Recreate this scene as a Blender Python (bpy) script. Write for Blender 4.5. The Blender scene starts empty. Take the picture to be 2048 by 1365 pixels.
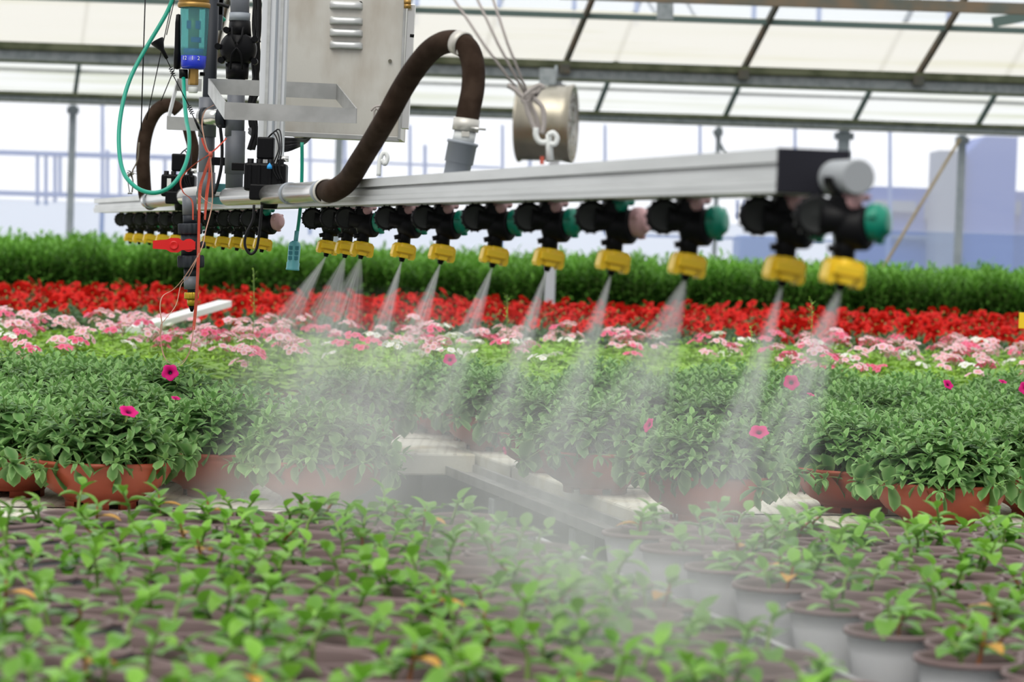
import bpy, bmesh, math, random
import numpy as np
from mathutils import Vector, Matrix
random.seed(7)
R = random.uniform
D = bpy.data
scene = bpy.context.scene
COL = scene.collection
PI = math.pi

# ---------------------------------------------------------------- camera
F = 5500.0; W_, H_ = 2048, 1365
CZ = 1.30; BZ = 0.73            # eye height, bench-top height
PITCH = math.atan(190.5 / F); ROLL = 0.034
fwd = Vector((0, math.cos(PITCH), -math.sin(PITCH)))
up0 = Vector((0, math.sin(PITCH), math.cos(PITCH)))
r0 = Vector((1, 0, 0))
rt = r0 * math.cos(ROLL) + up0 * math.sin(ROLL)
upv = up0 * math.cos(ROLL) - r0 * math.sin(ROLL)
EYE = Vector((0, 0, CZ))
def P(px, py, Y):
    d = fwd + rt * ((px - 1024) / F) + upv * ((682.5 - py) / F)
    return EYE + d * (Y / d.y)
def proj(p):
    q = p - EYE; z = q.dot(fwd)
    return 1024 + F * q.dot(rt) / z, 682.5 - F * q.dot(upv) / z
cd = D.cameras.new('camera'); cam = D.objects.new('camera', cd); COL.objects.link(cam)
cam.matrix_world = Matrix(((rt.x, upv.x, -fwd.x, 0), (rt.y, upv.y, -fwd.y, 0), (rt.z, upv.z, -fwd.z, CZ), (0, 0, 0, 1)))
cd.sensor_width = 36; cd.lens = 36 * F / W_; cd.clip_end = 200; cd.clip_start = .05
cd.dof.use_dof = True; cd.dof.focus_distance = 6.3; cd.dof.aperture_fstop = 6.6
scene.camera = cam

# ---------------------------------------------------------------- materials
def new_mat(name):
    m = D.materials.new(name); m.use_nodes = True; m.node_tree.nodes.clear(); return m
def N(m, t, **k):
    n = m.node_tree.nodes.new(t)
    for a, b in k.items(): setattr(n, a, b)
    return n
def Lk(m, a, b): m.node_tree.links.new(a, b)
def rgba(c): return (c[0], c[1], c[2], 1)
def srgb(r, g, b): return tuple(((v / 255) / 12.92 if v / 255 <= .04045 else ((v / 255 + .055) / 1.055) ** 2.4) for v in (r, g, b))
def mat(name, col, rough=.5, metal=0., spec=.5, var=None, scale=20, bump=0, bscale=60, thr=(.4, .65), stretch=(1, 1, 1), coat=0):
    m = new_mat(name); o = N(m, 'ShaderNodeOutputMaterial'); b = N(m, 'ShaderNodeBsdfPrincipled')
    b.inputs['Base Color'].default_value = rgba(col); b.inputs['Roughness'].default_value = rough
    b.inputs['Metallic'].default_value = metal; b.inputs['Specular IOR Level'].default_value = spec
    if coat: b.inputs['Coat Weight'].default_value = coat
    Lk(m, b.outputs[0], o.inputs[0])
    if var or bump:
        tc = N(m, 'ShaderNodeTexCoord'); mp = N(m, 'ShaderNodeMapping'); mp.inputs['Scale'].default_value = stretch
        Lk(m, tc.outputs['Object'], mp.inputs[0])
    if var:
        nz = N(m, 'ShaderNodeTexNoise'); nz.inputs['Scale'].default_value = scale; nz.inputs['Detail'].default_value = 4
        Lk(m, mp.outputs[0], nz.inputs[0])
        cr = N(m, 'ShaderNodeMapRange'); cr.inputs[1].default_value = thr[0]; cr.inputs[2].default_value = thr[1]
        Lk(m, nz.outputs[0], cr.inputs[0])
        mx = N(m, 'ShaderNodeMix', data_type='RGBA'); mx.inputs[6].default_value = rgba(col); mx.inputs[7].default_value = rgba(var)
        Lk(m, cr.outputs[0], mx.inputs[0]); Lk(m, mx.outputs[2], b.inputs['Base Color'])
    if bump:
        n2 = N(m, 'ShaderNodeTexNoise'); n2.inputs['Scale'].default_value = bscale
        Lk(m, mp.outputs[0], n2.inputs[0]); bp = N(m, 'ShaderNodeBump'); bp.inputs['Strength'].default_value = bump; bp.inputs['Distance'].default_value = .002
        Lk(m, n2.outputs[0], bp.inputs['Height']); Lk(m, bp.outputs[0], b.inputs['Normal'])
    return m
def leaf_mat(name, dark, light, edge, ek=.35, trans=.3, rough=.5, spec=.35, rnd=.15):
    """leaf blade: per-leaf tint (attribute), paler margin, light passing through"""
    m = new_mat(name); o = N(m, 'ShaderNodeOutputMaterial'); b = N(m, 'ShaderNodeBsdfPrincipled')
    b.inputs['Roughness'].default_value = rough; b.inputs['Specular IOR Level'].default_value = spec
    a = N(m, 'ShaderNodeAttribute', attribute_name='tint'); e = N(m, 'ShaderNodeAttribute', attribute_name='edge')
    mx = N(m, 'ShaderNodeMix', data_type='RGBA'); mx.inputs[6].default_value = rgba(dark); mx.inputs[7].default_value = rgba(light)
    Lk(m, a.outputs['Fac'], mx.inputs[0])
    pw = N(m, 'ShaderNodeMath', operation='POWER'); Lk(m, e.outputs['Fac'], pw.inputs[0]); pw.inputs[1].default_value = 2.
    ml = N(m, 'ShaderNodeMath', operation='MULTIPLY'); Lk(m, pw.outputs[0], ml.inputs[0]); ml.inputs[1].default_value = ek
    m2 = N(m, 'ShaderNodeMix', data_type='RGBA'); Lk(m, ml.outputs[0], m2.inputs[0]); Lk(m, mx.outputs[2], m2.inputs[6]); m2.inputs[7].default_value = rgba(edge)
    oi = N(m, 'ShaderNodeObjectInfo'); hs = N(m, 'ShaderNodeHueSaturation')
    mr = N(m, 'ShaderNodeMapRange'); Lk(m, oi.outputs['Random'], mr.inputs[0]); mr.inputs[3].default_value = 1 - rnd; mr.inputs[4].default_value = 1 + rnd
    Lk(m, mr.outputs[0], hs.inputs['Value']); Lk(m, m2.outputs[2], hs.inputs['Color'])
    Lk(m, hs.outputs[0], b.inputs['Base Color'])
    t = N(m, 'ShaderNodeBsdfTranslucent'); Lk(m, hs.outputs[0], t.inputs[0])
    ms = N(m, 'ShaderNodeMixShader'); ms.inputs[0].default_value = trans
    Lk(m, b.outputs[0], ms.inputs[1]); Lk(m, t.outputs[0], ms.inputs[2]); Lk(m, ms.outputs[0], o.inputs[0])
    return m
def petal_mat(name, center, outer, rim, c0=.22, c1=.4, trans=.3):
    m = new_mat(name); o = N(m, 'ShaderNodeOutputMaterial'); b = N(m, 'ShaderNodeBsdfPrincipled'); b.inputs['Roughness'].default_value = .6
    b.inputs['Specular IOR Level'].default_value = .2
    e = N(m, 'ShaderNodeAttribute', attribute_name='edge'); cr = N(m, 'ShaderNodeValToRGB'); Lk(m, e.outputs['Fac'], cr.inputs[0])
    el = cr.color_ramp.elements; el[0].position = c0; el[0].color = rgba(center); el[1].position = c1; el[1].color = rgba(outer)
    n = el.new(1.0); n.color = rgba(rim)
    Lk(m, cr.outputs[0], b.inputs['Base Color']); t = N(m, 'ShaderNodeBsdfTranslucent'); Lk(m, cr.outputs[0], t.inputs[0])
    ms = N(m, 'ShaderNodeMixShader'); ms.inputs[0].default_value = trans
    Lk(m, b.outputs[0], ms.inputs[1]); Lk(m, t.outputs[0], ms.inputs[2]); Lk(m, ms.outputs[0], o.inputs[0]); return m
def film_mat(name, col, clear, stain=None, sscale=3, sthr=(.55, .75), amount=.6, stretch=(.4, 1, 3), rough=True):
    """milky greenhouse plastic film: part of the light goes straight through, the rest is diffused"""
    m = new_mat(name); o = N(m, 'ShaderNodeOutputMaterial'); t = N(m, 'ShaderNodeBsdfTranslucent'); d = N(m, 'ShaderNodeBsdfDiffuse'); tr = N(m, 'ShaderNodeBsdfTransparent')
    a = N(m, 'ShaderNodeMixShader'); a.inputs[0].default_value = .2; Lk(m, t.outputs[0], a.inputs[1]); Lk(m, d.outputs[0], a.inputs[2])
    b = N(m, 'ShaderNodeMixShader'); b.inputs[0].default_value = clear; Lk(m, a.outputs[0], b.inputs[1]); Lk(m, tr.outputs[0], b.inputs[2]); Lk(m, b.outputs[0], o.inputs[0])
    t.inputs[0].default_value = rgba(col); d.inputs[0].default_value = rgba(col); tr.inputs[0].default_value = (.97, .98, 1, 1)
    tc = N(m, 'ShaderNodeTexCoord'); mp = N(m, 'ShaderNodeMapping'); mp.inputs['Scale'].default_value = stretch; Lk(m, tc.outputs['Object'], mp.inputs[0])
    nz = N(m, 'ShaderNodeTexNoise'); nz.inputs['Scale'].default_value = sscale; nz.inputs['Detail'].default_value = 5; Lk(m, mp.outputs[0], nz.inputs[0])
    if stain:
        mr = N(m, 'ShaderNodeMapRange'); mr.inputs[1].default_value = sthr[0]; mr.inputs[2].default_value = sthr[1]; mr.inputs[4].default_value = amount
        Lk(m, nz.outputs[0], mr.inputs[0]); mx = N(m, 'ShaderNodeMix', data_type='RGBA'); Lk(m, mr.outputs[0], mx.inputs[0])
        mx.inputs[6].default_value = rgba(col); mx.inputs[7].default_value = rgba(stain); Lk(m, mx.outputs[2], t.inputs[0]); Lk(m, mx.outputs[2], d.inputs[0])
    return m

M = {}
M['alu'] = mat('brushed_aluminium', (.60, .61, .60), .38, .55, var=(.50, .51, .50), scale=9, stretch=(1, .2, 4))
M['alu_white'] = mat('white_aluminium', (.72, .74, .77), .4, .2)
M['galv'] = mat('galvanised_steel', (.42, .46, .47), .5, .3, var=(.30, .34, .35), scale=25)
M['galv_algae'] = mat('algae_steel', (.20, .22, .13), .7, .1, var=(.10, .12, .06), scale=8)
M['rust'] = mat('rusty_rib', (.20, .15, .10), .8, 0, var=(.12, .13, .11), scale=6)
M['greenrib'] = mat('weathered_rib', (.13, .19, .17), .7, .2)
M['steel'] = mat('stainless_sheet', (.62, .60, .55), .42, .3, var=(.40, .34, .27), scale=9, thr=(.44, .74), stretch=(1, 1, .45), bump=.1, bscale=200)
M['steel_fan'] = mat('tarnished_stainless', (.55, .50, .40), .33, .8, var=(.36, .33, .26), scale=4)
M['steel_bright'] = mat('bright_stainless', (.72, .71, .68), .22, .9)
M['steel_band'] = mat('band_stainless', (.50, .50, .49), .4, .6, var=(.38, .38, .37), scale=14)
M['pvc'] = mat('grey_pvc', (.155, .165, .19), .45, var=(.115, .125, .145), scale=12)
M['pvc_light'] = mat('light_grey_pvc', (.30, .33, .37), .5)
M['pvc_dark'] = mat('dark_pvc', (.022, .026, .034), .55, spec=.3)
M['pvc_end'] = mat('pale_grey_pipe', (.36, .38, .40), .5)
M['black'] = mat('black_plastic', (.005, .005, .006), .42, spec=.14)
M['black_plate'] = mat('charcoal_plate', (.020, .020, .028), .7, spec=.2)
M['blackcable'] = mat('black_cable', (.007, .007, .008), .5, spec=.25)
M['disc'] = mat('dark_valve_face', (.016, .018, .017), .5, spec=.3)
M['yellow'] = mat('yellow_plastic', (.88, .58, .015), .4)
M['yellow_dark'] = mat('yellow_recess', (.50, .30, .005), .6)
M['green_cap'] = mat('green_plastic', (.0, .24, .15), .35)
M['pink_cap'] = mat('pink_plastic', (.62, .36, .36), .45)
M['hose_green'] = mat('green_hose', (.0, .30, .20), .35)
M['teal'] = mat('teal_plastic', (.12, .42, .46), .45)
M['teal_dark'] = mat('teal_window', (.03, .20, .25), .5)
M['blue'] = mat('blue_plastic', (.008, .03, .50), .3)
M['brass'] = mat('brass', (.42, .25, .07), .4, .6)
M['brass_yellow'] = mat('yellow_brass', (.55, .36, .03), .35, .5)
M['red'] = mat('red_plastic', (.72, .008, .008), .35)
M['ribbon'] = mat('faded_red_ribbon', (.50, .045, .02), .6, var=(.52, .10, .06), scale=15)
M['twine'] = mat('faded_pink_twine', (.55, .32, .24), .8)
M['rubber'] = mat('brown_rubber_hose', (.028, .016, .010), .8, spec=.10, var=(.046, .029, .020), scale=30, bump=.2, bscale=150)
M['rope'] = mat('grey_rope', (.42, .38, .36), .9, bump=.5, bscale=300)
M['white'] = mat('white_plastic', (.80, .82, .80), .5)
M['bluebit'] = mat('blue_tape', (.02, .33, .75), .5)
M['digit'] = mat('white_digits', (.85, .87, .9), .5)
M['terra'] = mat('terracotta_plastic', (.40, .080, .038), .5, var=(.34, .062, .03), scale=9, bump=.05)
M['soil'] = mat('dark_soil', (.040, .028, .026), .95, bump=1, bscale=150)
M['pot_white'] = mat('white_pot', (.90, .90, .91), .45, var=(.84, .85, .88), scale=12)
M['post'] = mat('pale_painted_post', (.42, .47, .50), .5, .1, var=(.34, .39, .42), scale=8)
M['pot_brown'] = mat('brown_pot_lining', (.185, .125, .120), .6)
M['pot_black'] = mat('black_pot', (.012, .012, .014), .6)
M['tray'] = mat('black_tray', (.012, .012, .015), .6)
M['floor'] = mat('concrete_floor', (.10, .105, .11), .85, var=(.06, .065, .07), scale=1.5)
M['tan'] = mat('tan_panel', (.42, .34, .20), .8, var=(.32, .25, .13), scale=5)
M['stem'] = mat('green_stem', (.22, .34, .08), .6)
M['stem_red'] = mat('reddish_stem', (.32, .12, .05), .6)
M['bluebuild'] = mat('blue_cladding', (.02, .11, .52), .7)
M['blueframe'] = mat('blue_steel_frame', (.16, .28, .66), .6)
M['mountain'] = mat('pale_cladding', (.25, .30, .40), .8)
# styrofoam with drainage perforations and brown dirt
def styro():
    m = mat('styrofoam', (.74, .72, .62), .8, var=(.50, .43, .27), scale=7, thr=(.52, .75), bump=.3, bscale=90)
    nt = m.node_tree; b = [n for n in nt.nodes if n.type == 'BSDF_PRINCIPLED'][0]
    src = b.inputs['Base Color'].links[0].from_socket
    tc = N(m, 'ShaderNodeTexCoord'); mp = N(m, 'ShaderNodeMapping'); mp.inputs['Scale'].default_value = (38, 38, .01); Lk(m, tc.outputs['Object'], mp.inputs[0])
    vo = N(m, 'ShaderNodeTexVoronoi'); vo.inputs['Scale'].default_value = 1; vo.inputs['Randomness'].default_value = .15; Lk(m, mp.outputs[0], vo.inputs[0])
    cp = N(m, 'ShaderNodeMath', operation='LESS_THAN'); cp.inputs[1].default_value = .2; Lk(m, vo.outputs['Distance'], cp.inputs[0])
    ge = N(m, 'ShaderNodeNewGeometry'); sp = N(m, 'ShaderNodeSeparateXYZ'); Lk(m, ge.outputs['Normal'], sp.inputs[0])
    ml = N(m, 'ShaderNodeMath', operation='MULTIPLY'); Lk(m, cp.outputs[0], ml.inputs[0]); Lk(m, sp.outputs[2], ml.inputs[1])
    m2 = N(m, 'ShaderNodeMath', operation='MULTIPLY'); Lk(m, ml.outputs[0], m2.inputs[0]); m2.inputs[1].default_value = .7
    mx = N(m, 'ShaderNodeMix', data_type='RGBA'); Lk(m, m2.outputs[0], mx.inputs[0]); Lk(m, src, mx.inputs[6]); mx.inputs[7].default_value = (.22, .18, .12, 1)
    Lk(m, mx.outputs[2], b.inputs['Base Color']); return m
M['styro'] = styro()
M['lf_pet'] = leaf_mat('petunia_leaf', (.045, .155, .038), (.22, .43, .12), (.50, .66, .32), .40, .25, spec=.25)
M['lf_pink'] = leaf_mat('primula_leaf', (.17, .37, .03), (.38, .64, .08), (.42, .65, .15), .3, .35)
M['lf_red'] = leaf_mat('red_petunia_leaf', (.045, .11, .045), (.10, .21, .08), (.2, .3, .15), .2, .2)
M['lf_tall'] = leaf_mat('tall_plant_leaf', (.07, .22, .030), (.22, .50, .06), (.25, .5, .1), .2, .3)
M['lf_seed'] = leaf_mat('seedling_leaf', (.08, .25, .025), (.28, .58, .06), (.36, .6, .12), .15, .35, rough=.35, spec=.4)
M['lf_yellow'] = leaf_mat('yellowed_leaf', (.60, .22, .03), (.75, .55, .08), (.7, .3, .05), .4, .3)
M['fl_mag'] = petal_mat('magenta_petal', (.02, .0, .03), (.62, .005, .16), (.80, .02, .26), .15, .38)
M['fl_red'] = petal_mat('red_petal', (.06, .0, .0), (.60, .006, .005), (.82, .022, .012), .12, .35)
M['fl_pink'] = petal_mat('pink_petal', (.85, .50, .20), (.85, .06, .20), (.92, .28, .42), .12, .25)
M['fl_pale'] = petal_mat('pale_pink_petal', (.80, .75, .30), (.90, .32, .46), (.94, .76, .80), .14, .28)
M['fl_white'] = petal_mat('white_petal', (.80, .75, .30), (.90, .85, .82), (.95, .93, .92), .14, .25)
M['film_roof'] = film_mat('cream_roof_film', (.88, .85, .77), .12, stain=(.55, .52, .10), sscale=2.2, sthr=(.54, .76), amount=.5, stretch=(.15, 1, 4))
M['film_roof2'] = film_mat('milky_roof_film', (.78, .79, .75), .24, stain=(.34, .38, .08), sscale=3, sthr=(.50, .72), amount=.7, stretch=(.12, 1, 5))
M['film_clear'] = film_mat('clear_film', (.86, .90, .97), .55)
M['film_wall'] = film_mat('wall_film', (.90, .89, .90), .54, stain=(.7, .72, .78), sscale=1.2, amount=.5)
M['film_low'] = film_mat('lower_wall_film', (.50, .58, .74), .40, stain=(.45, .5, .62), sscale=1.5, amount=.6)

# ---------------------------------------------------------------- mesh builder
E1 = Vector((1, .25, 0)).normalized(); E2 = Vector((-.25, 1, 0)).normalized(); EZ = Vector((0, 0, 1)); EX = Vector((1, 0, 0)); EY = Vector((0, 1, 0))
BN = (E1, E2, EZ); WF = (EX, EY, EZ)
def UV(u, b, z=0):
    """bench coordinates: u = X+.25Y (lines of constant u run along the benches), b = Y-.25X"""
    X = (u - .25 * b) / 1.0625
    return Vector((X, b + .25 * X, z))
class MB:
    def __init__(s): s.v = []; s.f = []; s.mi = []; s.sm = []; s.t = []; s.e = []; s.m = 0
    def vert(s, p, t=0, e=0): s.v.append((p[0], p[1], p[2])); s.t.append(t); s.e.append(e); return len(s.v) - 1
    def face(s, idx, smooth=True): s.f.append(tuple(idx)); s.mi.append(s.m); s.sm.append(smooth)
    def ring_surf(s, rings, closed=True, smooth=True, cap0=False, cap1=False):
        for a, b in zip(rings[:-1], rings[1:]):
            n = len(a)
            for i in range(n if closed else n - 1):
                j = (i + 1) % n; s.face((a[i], a[j], b[j], b[i]), smooth)
        if cap0: s.face(list(reversed(rings[0])), False)
        if cap1: s.face(rings[-1], False)
    def lathe(s, prof, o=(0, 0, 0), ax=EZ, seg=24, cap0=False, cap1=False, smooth=True, mod=None):
        o = Vector(o); ax = Vector(ax).normalized(); h = EX if abs(ax.x) < .8 else EY
        x = h.cross(ax).normalized(); y = ax.cross(x)
        if ax.dot(EZ) > .999: x, y = EX, EY
        rings = []
        for r, z in prof:
            ring = []
            for i in range(seg):
                a = 2 * PI * i / seg; rr = r * (mod(a, z) if mod else 1)
                ring.append(s.vert(o + ax * z + x * (rr * math.cos(a)) + y * (rr * math.sin(a))))
            rings.append(ring)
        s.ring_surf(rings, cap0=cap0, cap1=cap1, smooth=smooth); return s
    def cyl(s, p0, p1, r, seg=16, r1=None):
        p0 = Vector(p0); p1 = Vector(p1); L = (p1 - p0).length
        return s.lathe([(r, 0), (r if r1 is None else r1, L)], p0, p1 - p0, seg, True, True)
    def tube(s, pts, r, seg=8, cap=True):
        pts = [Vector(p) for p in pts]; n = len(pts); rs = r if isinstance(r, (list, tuple)) else [r] * n
        t0 = (pts[1] - pts[0]).normalized(); h = EX if abs(t0.x) < .8 else EZ
        nx = h.cross(t0).normalized(); rings = []
        for i, p in enumerate(pts):
            t = (pts[min(i + 1, n - 1)] - pts[max(i - 1, 0)]).normalized()
            nx = (nx - t * nx.dot(t)).normalized(); ny = t.cross(nx)
            rings.append([s.vert(p + nx * (rs[i] * math.cos(2 * PI * k / seg)) + ny * (rs[i] * math.sin(2 * PI * k / seg))) for k in range(seg)])
        s.ring_surf(rings, cap0=cap, cap1=cap); return s
    def box(s, c, half, fr=WF, bev=0):
        c = Vector(c); bm = bmesh.new(); bmesh.ops.create_cube(bm, size=2)
        for v in bm.verts: v.co = Vector((v.co.x * half[0], v.co.y * half[1], v.co.z * half[2]))
        if bev: bmesh.ops.bevel(bm, geom=bm.edges[:], offset=bev, segments=2, affect='EDGES', profile=.5)
        off = len(s.v)
        for v in bm.verts: s.vert(c + fr[0] * v.co.x + fr[1] * v.co.y + fr[2] * v.co.z)
        bm.verts.index_update()
        for f in bm.faces: s.face([off + v.index for v in f.verts], False)
        bm.free(); return s
    def slab(s, p0, p1, a, b, bev=0):
        """beam from p0 to p1; a, b: half sizes along the horizontal side vector and the vector across"""
        p0 = Vector(p0); p1 = Vector(p1); t = (p1 - p0).normalized(); h = EZ if abs(t.z) < .9 else EY
        x = t.cross(h).normalized(); y = x.cross(t)
        return s.box((p0 + p1) / 2, ((p1 - p0).length / 2, a, b), (t, x, y), bev)
    def prism(s, poly, o, fr, d0, d1, smooth=False):
        """polygon in (fr[0], fr[2]) pushed along fr[1] from d0 to d1"""
        o = Vector(o)
        a = [s.vert(o + fr[0] * x + fr[2] * z + fr[1] * d0) for x, z in poly]
        b = [s.vert(o + fr[0] * x + fr[2] * z + fr[1] * d1) for x, z in poly]
        s.ring_surf([a, b], cap0=True, cap1=True, smooth=smooth); return s
    def sheet(s, pts_a, pts_b, th=.0):
        a = [s.vert(p) for p in pts_a]; b = [s.vert(p) for p in pts_b]; s.ring_surf([a, b], closed=False, smooth=False); return s
    def leaf(s, p, d, L, W, droop=.6, fold=.25, tint=.5, n=4, kind=0, up=EZ):
        d = Vector(d).normalized(); side = d.cross(up)
        if side.length < .05: side = EX.copy()
        side.normalize(); nn = side.cross(d); pos = Vector(p); prev = None
        for i in range(n + 1):
            t = i / n; th = droop * t; dr = d * math.cos(th) - nn * math.sin(th); nr = nn * math.cos(th) + d * math.sin(th)
            if kind == 0: w = W * (math.sin(PI * min(1, t ** .75 * .97 + .03)) ** .8)      # ovate
            elif kind == 1: w = W * math.sin(PI * (t * .94 + .05)) ** .9                    # lanceolate
            else: w = W * (math.sin(PI * min(1, t ** 1.35 * .95 + .05)) ** .6)              # spoon
            w = max(w, .0004)
            a = s.vert(pos - side * w + nr * (fold * w), tint, 1); b = s.vert(pos, tint, 0); c = s.vert(pos + side * w + nr * (fold * w), tint, 1)
            if prev: s.face((prev[0], prev[1], b, a)); s.face((prev[1], prev[2], c, b))
            prev = (a, b, c); pos = pos + dr * (L / n)
    def flower(s, o, ax, rad, depth=.5, lobes=5, seg=20, tint=0):
        o = Vector(o); ax = Vector(ax).normalized(); h = EX if abs(ax.x) < .8 else EZ; x = h.cross(ax).normalized(); y = ax.cross(x)
        rings = []; ph = R(0, 6)
        for q, z in ((.10, -depth), (.25, -depth * .35), (.6, -.06), (.85, 0), (1., -.06)):
            ring = []
            for i in range(seg):
                a = 2 * PI * i / seg; k = 1 - (.20 * q * q) * (.5 + .5 * math.cos(lobes * a + ph)) ** 1.5
                ring.append(s.vert(o + x * (rad * q * k * math.cos(a)) + y * (rad * q * k * math.sin(a)) + ax * (rad * z + rad * .05 * q * math.sin(lobes * a + ph)), tint, q))
            rings.append(ring)
        s.ring_surf(rings); c = s.vert(o - ax * rad * depth, tint, 0)
        for i in range(seg): s.face((rings[0][(i + 1) % seg], rings[0][i], c))
    def build(s, name, mats, parent=None, origin=None, local=False):
        me = D.meshes.new(name)
        o = Vector((0, 0, 0))
        if not local:
            if parent is not None:
                q = parent
                while q is not None: o += q.location; q = q.parent
            elif origin is not None: o = Vector(origin)
        va = np.array(s.v, dtype=np.float32).reshape(-1, 3) - np.array(o, dtype=np.float32)
        me.from_pydata(va.tolist(), [], s.f)
        me.polygons.foreach_set('use_smooth', s.sm); me.polygons.foreach_set('material_index', s.mi)
        if any(s.e) or any(s.t):
            for nm, dat in (('tint', s.t), ('edge', s.e)):
                at = me.attributes.new(nm, 'FLOAT', 'POINT'); at.data.foreach_set('value', dat)
        for m in (mats if isinstance(mats, (list, tuple)) else [mats]): me.materials.append(M[m] if isinstance(m, str) else m)
        me.update()
        ob = D.objects.new(name, me); COL.objects.link(ob)
        if parent is not None: ob.parent = parent; KIDS.setdefault(parent.name, []).append(ob)
        elif not local: ob.location = o
        return ob
def spline(pts, n=8):
    pts = [Vector(p) for p in pts]; q = [pts[0] * 2 - pts[1]] + pts + [pts[-1] * 2 - pts[-2]]; out = []
    for i in range(1, len(q) - 2):
        for k in range(n):
            t = k / n; a, b, c, d = q[i - 1], q[i], q[i + 1], q[i + 2]
            out.append(.5 * ((2 * b) + (c - a) * t + (2 * a - 5 * b + 4 * c - d) * t * t + (3 * b - a - 3 * c + d) * t ** 3))
    out.append(pts[-1]); return out
def thing(name, label, cat, loc=(0, 0, 0), group=None):
    o = D.objects.new(name, None); COL.objects.link(o); o.location = loc; o.empty_display_size = .05; KIDS[o.name] = []
    tag(o, label, cat, group); return o
def tag(o, label, cat, group=None, kind=None):
    o['label'] = label; o['category'] = cat
    if group: o['group'] = group
    if kind: o['kind'] = kind
    return o
def struct(mb, name, m, label=None):
    o = mb.build(name, m); o['kind'] = 'structure'
    if label: o['label'] = label
    return o
def copy_tree(o, parent=None):
    c = o.copy(); COL.objects.link(c); c.parent = parent
    for ch in list(KIDS.get(o.name, [])): copy_tree(ch, c)
    return c
KIDS = {}
ORD = 'zeroth first second third fourth fifth sixth seventh eighth ninth tenth eleventh twelfth thirteenth fourteenth fifteenth sixteenth seventeenth eighteenth nineteenth twentieth'.split()
for t_, z_ in (('twenty', 2), ('thirty', 3)):
    for k_ in range(1, 10): ORD.append(t_ + '-' + ORD[k_])
    ORD.append({2: 'thirtieth', 3: 'fortieth'}[z_])
# ================================================================ light
w = D.worlds.new('overcast_sky'); scene.world = w; w.use_nodes = True
bg = w.node_tree.nodes['Background']; bg.inputs[0].default_value = (.96, .975, 1, 1); bg.inputs[1].default_value = 1.0
nt = w.node_tree; tcw = nt.nodes.new('ShaderNodeTexCoord'); sw = nt.nodes.new('ShaderNodeSeparateXYZ'); nt.links.new(tcw.outputs['Generated'], sw.inputs[0])
def wm(op, a, b):   # overcast sky: brightest overhead and towards the open side beyond the far wall
    n = nt.nodes.new('ShaderNodeMath'); n.operation = op
    for i, x in enumerate((a, b)):
        if isinstance(x, (int, float)): n.inputs[i].default_value = x
        else: nt.links.new(x, n.inputs[i])
    return n.outputs[0]
zpos = wm('MAXIMUM', sw.outputs[2], 0); ypos = wm('MAXIMUM', sw.outputs[1], 0)
nt.links.new(wm('ADD', wm('ADD', .52, wm('MULTIPLY', zpos, .55)), wm('MULTIPLY', wm('MULTIPLY', ypos, ypos), 1.0)), bg.inputs[1])
sd = D.lights.new('soft_sun', 'SUN'); sd.energy = 2.1; sd.angle = math.radians(50); sd.color = (1, .97, .90)
so = D.objects.new('soft_sun', sd); COL.objects.link(so); so.rotation_euler = (math.radians(32), math.radians(-16), 0)
scene.view_settings.view_transform = 'Standard'; scene.view_settings.look = 'None'; scene.view_settings.gamma = 1; scene.view_settings.exposure = 0
scene.cycles.max_bounces = 6; scene.cycles.diffuse_bounces = 2; scene.cycles.glossy_bounces = 2; scene.cycles.transmission_bounces = 4
scene.cycles.transparent_max_bounces = 12; scene.cycles.volume_bounces = 1; scene.cycles.volume_max_steps = 64
scene.cycles.use_denoising = True; scene.cycles.caustics_reflective = False; scene.cycles.caustics_refractive = False

# ================================================================ setting
mb = MB(); mb.box((0, 12, -.05), (11, 18, .05)); struct(mb, 'floor', 'floor')
YG1, YG2 = 18.0, 25.0
def hline(px0, py0, px1, py1, Y):  # level line at depth Y through two picture heights
    a = P(px0, py0, Y); b = P(px1, py1, Y); return a, b
# gutter beams of the two bays
def gutter(n, Y, ztop, zbot, half, m1, m2, zs):
    t = MB(); t.box((0, Y, (zs + zbot) / 2), (half, .06, (zs - zbot) / 2)); t.m = 1
    t.box((0, Y - .02, (zs + ztop) / 2), (half, .08, (ztop - zs) / 2))
    t.box((0, Y - .075, zs), (half, .012, .008)); t.box((0, Y - .075, zbot + .006), (half, .012, .006))
    return struct(t, n, [m1, m2])
gutter('beam_front', YG1, CZ + 1.215, CZ + 1.087, 4.6, 'galv', 'galv_algae', CZ + 1.17)
gutter('beam_rear', YG2, CZ + 1.245, CZ + 1.15, 6.2, 'galv', 'galv_algae', CZ + 1.215)
# roof ribs, running along the benches (direction E2), with the film above them
def roofpt(X0, Y0, z0, slope, t):   # t metres towards the viewer
    return Vector((X0 + .25 * t, Y0 - t, z0 + slope * t))
z1, s1 = CZ + 1.21, .63; z2, s2 = CZ + 1.24, .74
k = 0
for px in (414, 762, 1110, 1465, 1812, 2160):
    X0 = (px - 1024) / F * YG1; t = MB(); t.slab(roofpt(X0, YG1, z1 - .02, s1, -.03), roofpt(X0, YG1, z1 - .02, s1, 2.2), .014, .02)
    t.box(roofpt(X0, YG1 - .1, z1 - .05, s1, 0), (.035, .03, .03)); k += 1; struct(t, 'trim_%d' % k, 'rust')
for px in (135, 395, 655, 915, 1175, 1432, 1690, 1936):
    X0 = (px - 1024) / F * YG2; t = MB(); t.slab(roofpt(X0, YG2, z2 - .02, s2, -.03), roofpt(X0, YG2, z2 - .02, s2, 1.6), .017, .02)
    k += 1; struct(t, 'trim_%d' % k, 'greenrib')
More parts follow.
